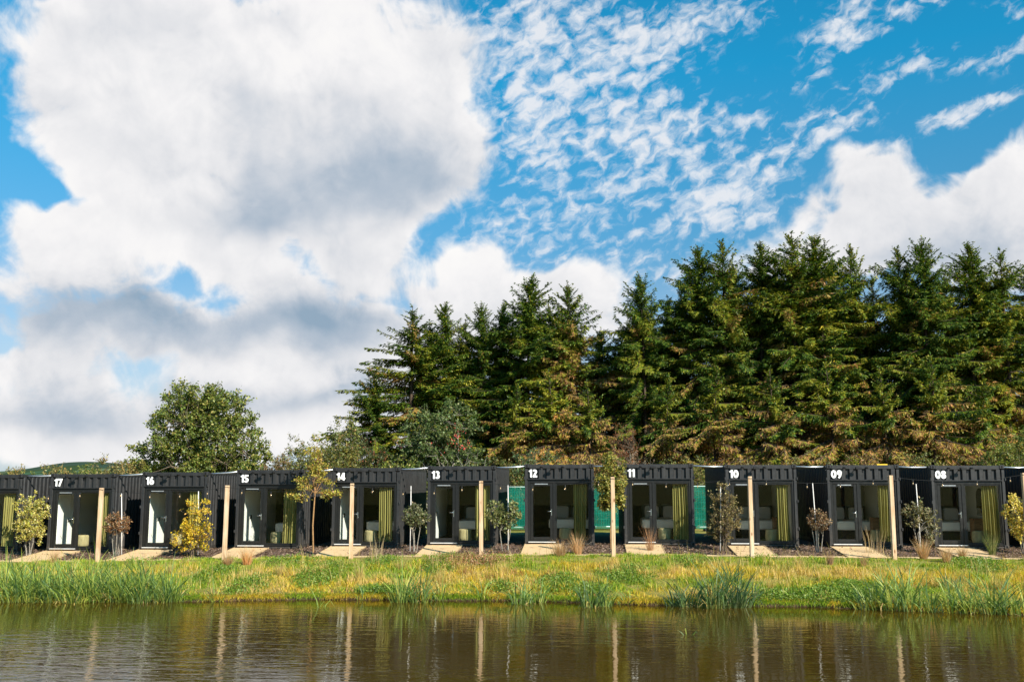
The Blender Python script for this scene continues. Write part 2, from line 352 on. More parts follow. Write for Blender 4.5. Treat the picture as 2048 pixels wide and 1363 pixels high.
# ------------------------------------------------------------------ lie of the land
ZX = [-60, -22, -18.4, -15, -11.5, -8, -4.5, -1.1, 2.4, 5.9, 9.3, 12.8, 16, 60]
ZZ = [-.30, -.28, -.26, -.20, -.12, -.05, .01, .06, .07, .04, .03, .01, 0, 0]
SX = [-40, -22, -16, -11, -7.5, -2, 2, 5.4, 7, 10.5, 16, 40]
SY = [26.0, 26.2, 26.5, 26.9, 27.75, 27.8, 27.1, 27.1, 26.75, 25.9, 25.2, 24.5]
WZ = -.95
def zb(x): return np.interp(x, ZX, ZZ)
def shore(x): return np.interp(x, SX, SY)+.28*(fbm(np.asarray(x)*.9, 0*np.asarray(x)+3.1, 5, 3)-.5)
def gz(x, y):
    x = np.asarray(x, float); y = np.asarray(y, float); b = zb(x); ys = shore(x)
    z = b+0*y
    z = np.where(y < 35.4, b-.15*np.clip((35.4-y)/2.0, 0, 1), z)
    t = np.clip((32.45-y)/np.maximum(32.45-ys, .1), 0, 1.0)
    top = b-.15
    bank = top+(WZ+.10-top)*(t**1.15)+.09*(fbm(x*1.3, y*1.3, 11, 3)-.5)*np.clip(t*6, 0, 1)*np.clip((1-t)*5, 0, 1)
    z = np.where(y < 32.45, bank, z)
    under = np.clip((ys-y), 0, 6); z = np.where(y < ys, WZ+.10-.22*np.clip(under/.10, 0, 1)-.3*under, z)
    near = np.clip((3.2-y)/1.5, 0, 1); z = np.where(y < 3.2, -3.0+(2.45)*near, z)     # the bank the photographer stands on
    z = np.where(y < 0.5, .55+.10*np.clip(-y-2, 0, 25)*.2, z)
    side = np.clip((np.abs(x+4)-60)/6, 0, 1); z = np.where(y < 32, np.maximum(z, -3+side*3.0), z)
    return z+np.where(y > 48, .004*(y-48)*np.clip((400-y)/352, 0, 1), 0)+np.where((y > 40), .05*(fbm(x*.6, y*.6, 3, 2)-.5), 0)
def gzf(x, y): return float(gz(x, y))

def ground_mat():
    m = bpy.data.materials.new('earth_and_turf'); m.use_nodes = True; n = NT(m.node_tree); b = n.N['Principled BSDF']
    b.inputs['Roughness'].default_value = .95; b.inputs['Specular IOR Level'].default_value = .15
    tc = n.node('ShaderNodeTexCoord').outputs['Object']; X, Y, Z = n.sep(tc)
    big = n.noise(tc, .7, 5, .6); fine = n.noise(tc, 9, 6, .65); chip = n.noise(n.vm('MULTIPLY', tc, (30, 45, 30)), 1.0, 4, .7, .8)
    turf = n.mix(n.mr(fine, .35, .65), (.10, .14, .018), (.24, .21, .04)); turf = n.mix(n.mr(big, .4, .65), turf, (.26, .20, .06))
    soil = n.mix(n.mr(fine, .3, .7), (.05, .032, .02), (.10, .065, .04))
    mulch = n.mix(n.mr(chip, .38, .62), (.06, .036, .027), (.24, .16, .125))
    field = n.mix(n.mr(n.noise(tc, .02, 3, .5), .45, .55), (.06, .10, .02), (.12, .13, .04))
    edge = n.m('ADD', Y, n.m('MULTIPLY', n.m('SUBTRACT', big, .5), .5))
    c = n.mix(n.mr(Z, -.72, -.90), turf, soil)
    c = n.mix(n.mr(edge, 33.35, 33.45), c, mulch)
    c = n.mix(n.mr(edge, 41.6, 42.2), c, turf)
    c = n.mix(n.mr(Y, 75, 95), c, field)
    c = n.mix(n.mr(Y, 6, 2), c, turf)
    n.L.new(c, b.inputs['Base Color'])
    bp = n.node('ShaderNodeBump'); bp.inputs['Strength'].default_value = .8; bp.inputs['Distance'].default_value = .03
    n.L.new(n.m('ADD', fine, chip), bp.inputs['Height']); n.L.new(bp.outputs[0], b.inputs['Normal'])
    return m
def grid_sheet(name, xs, ys, zf, m, lift=0.0, col=None):
    X, Y = np.meshgrid(xs, ys); Z = zf(X, Y)+lift; V = np.stack([X, Y, Z], -1).reshape(-1, 3); nx = len(xs)
    i = np.arange(len(ys)-1)[:, None]*nx+np.arange(nx-1)[None]; Q = np.stack([i, i+1, i+nx+1, i+nx], -1).reshape(-1, 4)
    o = npmesh(name, V, Q, m, smooth=True); return o
def build_ground():
    xs = np.concatenate([[-3000, -1200, -500, -200, -100, -75, -66, -62, -58, -50, -40, -32], np.arange(-26, 26.01, .22), [32, 40, 50, 54, 58, 62, 70, 100, 200, 500, 1200, 3000]])
    ys = np.concatenate([[-2000, -500, -100, -40, -20, -8, -2, 0, .5, 1.2, 2, 2.6, 3.2, 4, 8, 14, 19, 22, 23.5], np.arange(24, 36.01, .12), np.arange(37, 62, .8), [70, 80, 95, 130, 200, 400, 800, 1500, 3000]])
    o = grid_sheet('ground', xs, ys, gz, ground_mat()); tag(o, kind='structure')
build_ground()
def path_mat():
    m = bpy.data.materials.new('sandy_gravel'); m.use_nodes = True; n = NT(m.node_tree); b = n.N['Principled BSDF']; b.inputs['Roughness'].default_value = .9; b.inputs['Specular IOR Level'].default_value = .15
    tc = n.node('ShaderNodeTexCoord').outputs['Object']
    c = n.mix(n.mr(n.noise(tc, 30, 5, .7), .35, .65), (.62, .44, .25), (.50, .34, .18)); c = n.mix(n.mr(n.noise(tc, 2.2, 5, .6), .52, .75, 0, .55), c, (.40, .27, .15))
    n.L.new(c, b.inputs['Base Color']); bp = n.node('ShaderNodeBump'); bp.inputs['Strength'].default_value = .35; bp.inputs['Distance'].default_value = .01; n.L.new(n.noise(tc, 60, 4, .7), bp.inputs['Height']); n.L.new(bp.outputs[0], b.inputs['Normal'])
    return m
M['path'] = path_mat()
tag(grid_sheet('path', np.arange(-26, 26.01, .25), [32.72, 32.9, 33.1, 33.4], gz, M['path'], .006), kind='structure')
tag(grid_sheet('track', np.arange(-30, 30.01, .5), [42.2, 42.8, 43.4], gz, mat('worn_earth', (.26, .17, .11), .95, .1, var=.4, vscale=3), .02), kind='structure')

def water_mat():
    m = bpy.data.materials.new('pond_water'); m.use_nodes = True; n = NT(m.node_tree); b = n.N['Principled BSDF']
    b.inputs['Base Color'].default_value = (.046, .028, .0032, 1); b.inputs['Roughness'].default_value = .02; b.inputs['IOR'].default_value = 1.333; b.inputs['Specular IOR Level'].default_value = .5
    tc = n.node('ShaderNodeTexCoord').outputs['Object']; X, Y, Z = n.sep(tc)
    calm = n.mr(n.noise(n.vm('MULTIPLY', tc, (.16, .3, 1)), 1.0, 3, .5), .38, .62, .35, 1.15)      # wind patches
    calm = n.m('MULTIPLY', calm, n.mr(X, -8, 9, 1.25, .5)); calm = n.m('MULTIPLY', calm, n.mr(Y, 26, 20, .45, 1.0))
    rot = n.node('ShaderNodeMapping'); n.put(rot.inputs[0], tc); rot.inputs[2].default_value = (0, 0, R(-9)); rot.inputs[3].default_value = (1.5, 4.2, 1)
    w1 = n.noise(rot.outputs[0], 1.0, 3, .55, .6)
    rot2 = n.node('ShaderNodeMapping'); n.put(rot2.inputs[0], tc); rot2.inputs[2].default_value = (0, 0, R(16)); rot2.inputs[3].default_value = (2.6, 7.5, 1)
    w2 = n.noise(rot2.outputs[0], 1.0, 2, .5, .4)
    h = n.m('MULTIPLY', n.m('ADD', w1, n.m('MULTIPLY', w2, .42)), calm)
    bp = n.node('ShaderNodeBump'); bp.inputs['Strength'].default_value = 1.0; bp.inputs['Distance'].default_value = .0115
    n.L.new(h, bp.inputs['Height']); n.L.new(bp.outputs[0], b.inputs['Normal'])
    return m
tag(grid_sheet('water', [-70, -30, 0, 30, 70], [1.5, 10, 20, 29.5], lambda x, y: 0*x+WZ, water_mat()), kind='structure')

# far hill with fields and woods
def build_hill():
    D0 = 1400.0
    pts = [(-700, 944), (-300, 946), (0, 943), (40, 940), (70, 935.5), (95, 928), (125, 924.5), (165, 922), (200, 922.5), (240, 926.5), (300, 934), (420, 943), (600, 950), (900, 956)]
    px = np.array([p[0] for p in pts]); tops = [at(p[0], p[1], D0) for p in pts]
    tx = np.array([t.x for t in tops]); tz = np.array([t.z for t in tops])
    xs = np.linspace(tx[0], tx[-1], 160); ridge = np.interp(xs, tx, tz); k = np.ones(9)/9; ridge = np.convolve(np.pad(ridge, 4, 'edge'), k, 'valid')
    ys = np.linspace(900, 1800, 40)
    def zf(X, Y):
        t = np.clip((Y-900)/(D0-900), 0, 1); u = np.clip((Y-D0)/400, 0, 1); r = np.interp(X*D0/np.maximum(Y, 900), xs, ridge)
        return -2+(r+2)*(t*t*(3-2*t))*(1-.6*u*u)+5*(fbm(X/150, Y/150, 8, 3)-.5)*t*(1-t)*2
    m = bpy.data.materials.new('hill_fields'); m.use_nodes = True; n = NT(m.node_tree); b = n.N['Principled BSDF']; b.inputs['Roughness'].default_value = 1; b.inputs['Specular IOR Level'].default_value = 0
    tc = n.node('ShaderNodeTexCoord').outputs['Object']
    vo = n.node('ShaderNodeTexVoronoi'); n.put(vo.inputs['Vector'], n.vm('MULTIPLY', tc, (1, .6, 0))); vo.inputs['Scale'].default_value = .013; cs = n.sep(vo.outputs['Color'])
    ve = n.node('ShaderNodeTexVoronoi', feature='DISTANCE_TO_EDGE'); n.put(ve.inputs['Vector'], n.vm('MULTIPLY', tc, (1, .6, 0))); ve.inputs['Scale'].default_value = .013
    c = n.ramp(cs[0], [(0, (.045, .10, .06)), (.3, (.06, .12, .07)), (.45, (.11, .145, .08)), (.46, (.022, .042, .036)), (.80, (.03, .052, .042)), (.81, (.15, .145, .095)), (1, (.05, .11, .065))])
    c = n.mix(n.mr(ve.outputs['Distance'], .04, .07, 1, 0), c, (.03, .05, .02))
    n.L.new(n.mix(n.mr(n.noise(tc, .03, 5, .7), .4, .6, 0, .4), c, (.05, .08, .04)), b.inputs['Base Color'])
    tag(grid_sheet('hill', xs, ys, zf, m), kind='structure')
    return zf, xs
HILL = build_hill()
# ------------------------------------------------------------------ the row of container cabins
FY = 35.3                                                             # the plane of the cabin fronts
CW, CH, CL = 2.42, 2.80, 6.06
CAB = [('18', -21.95), ('17', -18.43), ('16', -14.98), ('15', -11.47), ('14', -7.96), ('13', -4.53), ('12', -1.08), ('11', 2.38), ('10', 5.89), ('09', 9.34), ('08', 12.82), ('07', 16.28)]
CX = dict(CAB); 
def cab_x0(k): return CX[k]-CW/2
def cab_z(k): return float(zb(CX[k]))

def ribbon(mb, pts, w, y0, y1, closed=False):
    """a stroke of a numeral: constant width, given thickness"""
    n = len(pts); P = [Vector((p[0], p[1])) for p in pts]; Lf = []; Rt = []
    for i in range(n):
        a = P[(i-1) % n] if (closed or i > 0) else None; c = P[(i+1) % n] if (closed or i < n-1) else None
        d1 = (P[i]-a).normalized() if a is not None else None; d2 = (c-P[i]).normalized() if c is not None else None
        if d1 is None: d1 = d2
        if d2 is None: d2 = d1
        n1 = Vector((-d1.y, d1.x)); n2 = Vector((-d2.y, d2.x)); b = (n1+n2).normalized(); k = w/2/max(.5, b.dot(n1))
        Lf.append(P[i]+b*k); Rt.append(P[i]-b*k)
    vs = [(p.x, y0, p.y) for p in Lf]+[(p.x, y0, p.y) for p in Rt]+[(p.x, y1, p.y) for p in Lf]+[(p.x, y1, p.y) for p in Rt]
    fs = []
    for i in range(n if closed else n-1):
        j = (i+1) % n
        fs += [(i, j, n+j, n+i), (2*n+i, 3*n+i, 3*n+j, 2*n+j), (i, 2*n+i, 2*n+j, j), (n+i, n+j, 3*n+j, 3*n+i)]
    if not closed: fs += [(0, n, 3*n, 2*n), (n-1, 3*n-1, 4*n-1, 2*n-1)]
    mb.add(vs, fs)
def arc(cx, cy, rx, ry, a0, a1, n=14): return [(cx+rx*math.cos(R(a0+(a1-a0)*i/n)), cy+ry*math.sin(R(a0+(a1-a0)*i/n))) for i in range(n+1)]
def numeral(mb, ch, x, z, h, y):
    """one digit of a heavy geometric sans serif; returns its advance"""
    w = .235*h; T = .008
    def rb(pts, closed=False, k=0, ww=w): ribbon(mb, [(x+px*h, z+pz*h) for px, pz in pts], ww, y-T-k*.002, y, closed)
    q = w/h/2
    if ch == '0': rb(arc(.33, .5, .33-q, .5-q, 0, 360, 28)[:-1], True); return .66*h+.05*h
    if ch == '1': rb([(.03, .745), (.20, .82), (.27, .90)], k=1, ww=w*.75); rb([(.30, 1.0), (.30, 0)]); return .42*h+.06*h
    if ch == '2': rb(arc(.29, .72, .29-q, .28-q, 165, -25, 14)+[(.16, q*1.05), (.60, q)][0:1]); rb([(.03, q), (.60, q)], k=1); return .62*h+.05*h
    if ch == '3': rb(arc(.26, .735, .27-q, .265-q, 160, -82, 14)); rb(arc(.27, .29, .31-q, .29-q, 98, -160, 14), k=1); return .58*h+.05*h
    if ch == '4': rb([(.42, 1.0-q*.4), (.09, .30)], ww=w*.85); rb([(0, .27), (.68, .27)], k=1, ww=w*.85); rb([(.47, 1.0), (.47, 0)], k=2); return .68*h+.05*h
    if ch == '5': rb([(.56, 1-q), (.15, 1-q), (.12, .52)], ww=w*.9); rb(arc(.26, .31, .33-q, .31-q, 115, -150, 16), k=1); return .60*h+.05*h
    if ch == '6': rb(arc(.31, .32, .31-q, .32-q, 0, 360, 26)[:-1], True); rb([(q+.02, .36), (.20, .68), (.40, .98)], k=1); return .62*h+.05*h
    if ch == '7': rb([(.02, 1-q), (.50, 1-q), (.20, 0)]); return .60*h+.04*h
    if ch == '8': rb(arc(.30, .74, .27-q, .26-q, 0, 360, 24)[:-1], True); rb(arc(.30, .29, .30-q, .29-q, 0, 360, 24)[:-1], True, k=1); return .60*h+.05*h
    if ch == '9': rb(arc(.31, .68, .31-q, .32-q, 0, 360, 26)[:-1], True); rb([(.62-q-.02, .64), (.42, .32), (.22, .02)], k=1); return .62*h+.05*h

def corr(mb, p0, p1, z0, z1, depth, nrm2, pitch=.27, mi=0):
    """trapezoid sheet from p0 to p1 (x, y), ribs standing out along nrm2"""
    p0, p1, nv = Vector(p0), Vector(p1), Vector(nrm2); L = (p1-p0).length; d = (p1-p0)/L; n = max(1, round(L/pitch)); q = L/n; pr = []
    for i in range(n):
        for f, o in ((0, 0), (.28, 0), (.42, 1), (.86, 1)): pr.append((q*(i+f), o*depth))
    pr.append((L, 0)); vs = []
    for s_, o in pr: P = p0+d*s_+nv*o; vs += [(P.x, P.y, z0), (P.x, P.y, z1)]
    mb.add(vs, [(2*i, 2*i+2, 2*i+3, 2*i+1) for i in range(len(pr)-1)], mi)

def make_cabin():
    root = empty('container_cabin', (0, 0, 0)); h = CW/2
    mb = MB()                                                        # corrugated skin
    corr(mb, (-h+.03, .10), (-h+.03, CL-.1), .16, CH-.10, .036, (-1, 0)); corr(mb, (h-.03, .10), (h-.03, CL-.1), .16, CH-.10, .036, (1, 0))
    corr(mb, (-h+.1, CL-.03), (h-.1, CL-.03), .16, CH-.10, .036, (0, 1))
    corr(mb, (-h+.1, .078), (h-.1, .078), 2.30, 2.655, .062, (0, -1), .278)
    mb.box(-h+.04, h-.04, .1, CL-.06, CH-.07, CH-.045)
    mb.build('corrugated_shell', M['black'], root)
    mb = MB()                                                        # steel frame: posts and rails
    for sx in (-1, 1):
        a, b = sorted((sx*h, sx*(h-.10)))
        mb.box(a, b, 0, .14, .10, CH-.16, b=.008); mb.box(a, b, CL-.12, CL, .10, CH-.12, b=.008)
        a, b = sorted((sx*h, sx*(h-.06))); mb.box(a+.001, b, .16, CL-.13, CH-.11, CH-.02); mb.box(a+.001, b, .14, CL-.12, .03, .155)
        for zz in (.62, 1.55, 2.32):                                 # hinge lugs left on the posts
            mb.box(*sorted((sx*(h-.012), sx*(h+.035))), -.03, .05, zz-.05, zz+.05, b=.008)
    mb.box(-h+.155, h-.155, .006, .12, 2.655, CH-.012, b=.01); mb.box(-h+.1, h-.1, CL-.1, CL-.01, CH-.12, CH-.01); mb.box(-h+.1, h-.1, .01, .14, .03, .085)
    mb.box(-h+.1, h-.1, -.035, .10, 2.268, 2.298, b=.004)            # drip lip over the glazing
    mb.build('steel_frame', M['black'], root)
    for sx in (-1, 1):
        for top in (0, 1):
            mb = MB(); a, b = sorted((sx*(h+.006), sx*(h-.155))); z0 = CH-.125 if top else .0
            mb.box(a, b, -.008, .17, z0, z0+.13, b=.012); cx = (a+b)/2
            prof = [(cx+.032*math.cos(t), z0+.065+.045*math.sin(t)) for t in np.linspace(0, 2*math.pi, 15)[:-1]]
            mb.add([(p[0], -.0095, p[1]) for p in prof], [tuple(range(14))], 1)
            mb.build('corner_casting', [M['black'], M['dark']], root)
    # glazing: outer frame, door, fixed window
    mb = MB(); L = -h
    mb.box(L+.101, L+.185, .03, .13, .10, 2.266, b=.006); mb.box(L+2.25, L+2.319, .03, .13, .10, 2.266, b=.006); mb.box(L+.985, L+1.085, .03, .13, .17, 2.15, b=.006)
    mb.box(L+.185, L+2.25, .03, .13, 2.15, 2.266, b=.006); mb.box(L+.185, L+2.25, .03, .13, .10, .168, b=.006)
    mb.build('glazing_frame', M['blackframe'], root)
    d = MB(); x0, x1, z0, z1 = L+.187, L+.983, .172, 2.147
    d.box(x0, x0+.10, .045, .115, z0, z1, b=.008); d.box(x1-.10, x1, .045, .115, z0, z1, b=.008); d.box(x0+.1, x1-.1, .045, .115, z1-.09, z1, b=.008); d.box(x0+.1, x1-.1, .045, .115, z0, z0+.11, b=.008)
    door = d.build('door', M['blackframe'], root)
    g = MB(); g.box(x0+.1, x1-.1, .078, .084, z0+.11, z1-.09); g.build('pane', M['glass'], door)
    hd = MB(); hx = x1-.05; hd.box(hx-.018, hx+.018, .036, .046, 1.02, 1.24, b=.004); hd.tube([(hx, .04, 1.17), (hx, -.01, 1.17), (hx-.13, -.012, 1.17)], .011, 8); hd.tube([(hx, .036, 1.07), (hx, .022, 1.07)], .012, 8)
    hd.build('handle', M['chrome'], door)
    cl = MB(); cl.box(x0+.16, x0+.62, .028, .045, z1-.05, z1-.02, b=.004); cl.build('vent_strip', M['steel'], door)
    w = MB(); x0, x1 = L+1.085, L+2.25
    w.box(x0, x0+.035, .05, .11, .17, 2.15, b=.005); w.box(x1-.035, x1, .05, .11, .17, 2.15, b=.005); w.box(x0+.035, x1-.035, .05, .11, 2.105, 2.15, b=.005); w.box(x0+.035, x1-.035, .05, .11, .17, .205, b=.005)
    win = w.build('window', M['blackframe'], root)
    g = MB(); g.box(x0+.035, x1-.035, .078, .084, .205, 2.105); g.build('pane', M['glass'], win)
    t = MB(); t.box(L+.12, L+1.07, -.05, .029, .10, .128, b=.005); t.build('threshold', M['alu'], root)
    # lining of the room
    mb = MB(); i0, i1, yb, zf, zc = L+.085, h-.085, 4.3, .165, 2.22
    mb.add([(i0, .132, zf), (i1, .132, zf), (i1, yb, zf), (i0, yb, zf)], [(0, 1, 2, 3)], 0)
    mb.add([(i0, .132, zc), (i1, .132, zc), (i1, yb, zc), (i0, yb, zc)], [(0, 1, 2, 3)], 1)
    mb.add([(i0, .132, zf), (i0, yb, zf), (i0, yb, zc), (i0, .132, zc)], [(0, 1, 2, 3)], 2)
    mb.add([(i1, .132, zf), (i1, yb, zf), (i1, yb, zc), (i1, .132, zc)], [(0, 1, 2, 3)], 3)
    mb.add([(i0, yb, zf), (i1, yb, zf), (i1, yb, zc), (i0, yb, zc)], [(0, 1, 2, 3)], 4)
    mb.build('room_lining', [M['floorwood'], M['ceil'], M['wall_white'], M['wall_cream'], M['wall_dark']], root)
    # three fittings on the top rail, the middle one a floodlight on an arm
    for k, (fx, arm) in enumerate(((.60, .05), (1.02, .20), (1.35, .06))):
        s = MB(); x = L+fx
        s.box(x-.05, x+.05, -.012, .006, 2.69, 2.73, b=.003)
        if arm > .1:
            s.tube([(x, 0, 2.71), (x, -arm, 2.70)], .014, 8); s.box(x-.10, x+.10, -arm-.05, -arm+.03, 2.64, 2.715, b=.01)
        else: s.tube([(x-.03, -.01, 2.705), (x-.03, -arm, 2.70), (x+.05, -arm-.03, 2.715)], .018, 8)
        s.build('floodlight' if arm > .1 else 'lamp_bracket', M['rubber'], root)
    return root
def add_number(root, k):
    mb = MB(); x = -CW/2+.14
    for ch in k: x += numeral(mb, ch, x, 2.345, .275, .0145)
    mb.build('number', M['white'], root)
BLURB = {'18': 'black container cabin cut off by the left edge, no number showing', '07': 'black container cabin at the far right edge, only its left side showing'}
proto = make_cabin(); CABS = {}
for i, (k, cx) in enumerate(CAB):
    o = proto if i == 0 else copy_tree(proto)
    CABS[k] = o
for k, cx in CAB:
    o = CABS[k]; o.location = (cx, FY, cab_z(k)); o.rotation_euler = (0, 0, R(random.Random(k).uniform(-.35, .35)))
    tag(o, BLURB.get(k, 'black shipping container cabin with the number %s in white above its door' % k), 'cabin', 'black container cabins in a row along the pond')
for k, cx in CAB:
    if k not in BLURB: add_number(CABS[k], k)

# ------------------------------------------------------------------ furniture seen through the glass
def place(o, k, x, y, z=.166): o.location = (CX[k]+x, FY+y, cab_z(k)+z); return o
NAMEK = {k: ('numbered %s' % k) if k not in BLURB else ('cut off at the left edge' if k == '18' else 'at the right edge') for k, _ in CAB}
def make_curtain(seed):
    rng = random.Random(seed); me = MB(); nx, nz = 90, 12; vs = []; fs = []
    ph = [rng.uniform(0, 6.28) for _ in range(3)]
    for j in range(nz+1):
        z = .02+1.985*j/nz
        for i in range(nx+1):
            t = i/nx; sp = .50+.03*math.sin(j*.3+ph[2]); amp = .045+.012*math.sin(3*t+ph[0])-.012*j/nz
            vs.append((-.25+sp*t+.014*math.sin(t*12.6+ph[1]), amp*math.sin(2*math.pi*6.0*t+.5*math.sin(4*t+ph[1])+.12*math.sin(j*.5+ph[0]))+.02*math.sin(t*5+ph[2]), z))
    for j in range(nz):
        for i in range(nx): fs.append((j*(nx+1)+i, j*(nx+1)+i+1, (j+1)*(nx+1)+i+1, (j+1)*(nx+1)+i))
    me.add(vs, fs, 0, True); return me
def make_pouf(): 
    b = MB(); r, hh = .235, .40; pr = [(0.001, 0), (r-.02, 0), (r, .02)]+[(r+.008*math.sin(math.pi*t), .02+(hh-.08)*t) for t in (.25, .5, .75, 1)]+[(r-.055+.055*math.cos(a), hh-.06+.06*math.sin(a)) for a in (.4, .8, 1.2, 1.57)]+[(.08, hh+.004), (.001, hh+.005)]
    b.lathe(pr, n=36); return b
def soft_box(x0, x1, y0, y1, z0, z1, r, bulge=.02, n=8, ex=.45):
    b = MB(); vs = []; fs = []; 
    def sq(t): return math.copysign(abs(t)**ex, t)
    nu, nv = 36, 14; cx, cy, cz = (x0+x1)/2, (y0+y1)/2, (z0+z1)/2
    for j in range(nv+1):
        ph = -math.pi/2+math.pi*j/nv
        for i in range(nu):
            th = 2*math.pi*i/nu
            vs.append((cx+(x1-x0)/2*sq(math.cos(th))*sq(math.cos(ph)), cy+(y1-y0)/2*sq(math.sin(th))*sq(math.cos(ph)), cz+(z1-z0)/2*sq(math.sin(ph))))
    for j in range(nv):
        for i in range(nu): fs.append((j*nu+i, j*nu+(i+1) % nu, (j+1)*nu+(i+1) % nu, (j+1)*nu+i))
    b.add(vs, fs, 0, True); return b
def make_bed():
    r = empty('bed', (0, 0, 0)); b = MB(); b.box(-.70, .70, .05, 2.0, .0, .30, b=.01); b.build('bed_base', M['bedbase'], r)
    soft_box(-.79, .79, -.02, 2.0, .30, .66, .06, ex=.22).build('mattress', M['linen'], r)
    b = MB(); b.box(-.78, .78, 2.02, 2.08, .0, 1.10, b=.02); b.build('headboard', M['bedbase'], r)
    for x, m, y, s in ((-.34, 'linen', 1.66, .27), (.36, 'linen', 1.66, .27), (-.36, 'grey_linen', 1.86, .36), (.36, 'grey_linen', 1.86, .36)):
        p = soft_box(x-s, x+s, y-.08, y+.08, .64, 1.10 if m == 'linen' else 1.16, .05, ex=.32).build('pillow', M[m], r)
    return r
def make_cabinet():
    r = empty('bedside_cabinet', (0, 0, 0)); b = MB(); b.box(-.21, .21, 0, .38, .04, .76, b=.006); b.box(-.225, .225, -.015, .39, .762, .79, b=.006); b.build('carcass', M['oak'], r)
    for z in (.07, .41):
        d = MB(); d.box(-.19, .19, -.018, -.002, z, z+.32, b=.004); dr = d.build('drawer', M['oak'], r)
        q = MB(); q.tube([(0, -.018, z+.18), (0, -.035, z+.18)], .018, 10); q.build('knob', M['rubber'], dr)
    return r
def make_wardrobe():
    r = empty('wardrobe', (0, 0, 0)); b = MB(); b.box(0, .035, .45, 1.95, 0, 1.98, b=.004); b.build('carcass', M['wall_white'], r)
    for y in (.46, 1.205):
        d = MB(); d.box(.036, .056, y, y+.735, .02, 1.95, b=.004); dr = d.build('door', M['wall_white'], r)
        q = MB(); yy = 1.13 if y < 1 else 1.27; q.box(.057, .085, yy-.012, yy+.012, .84, .99, b=.005); q.build('handle', M['rubber'], dr)
    return r
POUF = {'18': 1.0, '17': .95, '16': 1.1, '15': 1.33, '14': 1.28, '13': 1.25, '12': 1.42, '11': 1.45, '10': 1.66, '09': 1.8, '08': 1.74, '07': 1.6}
cur = [make_curtain(s).build('curtain', M['curtain']) for s in (1, 2, 3)]
first = {}
def again(kind, maker, label, cat, group):
    if kind not in first: o = first[kind] = maker()
    else: o = copy_tree(first[kind])
    return tag(o, label, cat, group)
for i, (k, cx) in enumerate(CAB):
    if k == '07': continue
    o = cur[i] if i < 3 else copy_tree(cur[i % 3]); place(o, k, -CW/2+{'12': 1.93, '14': 1.90}.get(k, 1.96), .215)
    rk = random.Random(k+'c'); o.scale = (rk.uniform(.86, 1.12), 1, 1)
    tag(o, 'olive green pleated curtain in the window of the cabin %s' % NAMEK[k], 'curtain', 'olive curtains in the cabin windows')
    o = again('pouf', lambda: make_pouf().build('pouf', M['pouf']), 'round plush sage pouf on the floor of the cabin %s' % NAMEK[k], 'pouf', 'sage poufs behind the cabin windows'); place(o, k, -CW/2+POUF[k], .72)
    if k not in ('18', '17', '16'):
        o = again('bed', make_bed, 'bed with white linen and dark base in the cabin %s' % NAMEK[k], 'bed', 'white made up beds in the cabins'); place(o, k, .31, 2.15)
    if k in ('10', '09', '08'):
        o = again('cabinet', make_cabinet, 'oak bedside cabinet with drawers by the right wall of the cabin %s' % NAMEK[k], 'cabinet', 'oak bedside cabinets'); place(o, k, .88, 1.55)
    if k in ('18', '17', '16', '15', '14', '13', '12'):
        o = again('wardrobe', make_wardrobe, 'white two door wardrobe in the cabin %s' % NAMEK[k], 'wardrobe', 'white wardrobes in the cabins'); place(o, k, -CW/2+.087, 0)
    if k in ('09', '08'):
        def arch():
            pr = [(2.05+.33*math.cos(a), 1.52+.33*math.sin(a)) for a in np.linspace(0, math.pi, 18)]+[(1.72, .88), (2.38, .88)]
            r = empty('arched_mirror', (0, 0, 0)); b = MB(); n = len(pr)
            b.add([(0, p[0], p[1]) for p in pr]+[(-.02, p[0], p[1]) for p in pr], [tuple(range(n)), tuple(range(n, 2*n))]+[(i, (i+1) % n, n+(i+1) % n, n+i) for i in range(n)])
            b.build('mirror_frame', M['bedbase'], r); b = MB(); cxm = 2.05
            b.add([(-.024, cxm+(p[0]-cxm)*.94, 1.35+(p[1]-1.35)*.96) for p in pr], [tuple(range(n))]); b.build('mirror_glass', M['mirror'], r); return r
        o = again('mirror', arch, 'tall arched dark mirror on the right wall of the cabin %s' % NAMEK[k], 'mirror', 'arched mirrors'); place(o, k, CW/2-.088, 0)
    if k in ('17', '16'):
        def notice():
            b = MB(); b.box(.0, .012, .16, .37, 1.50, 1.74, b=.002); return b.build('wall_notice', M['notice'])
        o = again('notice', notice, 'small green notice on the white wall of the cabin %s' % NAMEK[k], 'notice', 'green wall notices'); place(o, k, -CW/2+.088, 0)

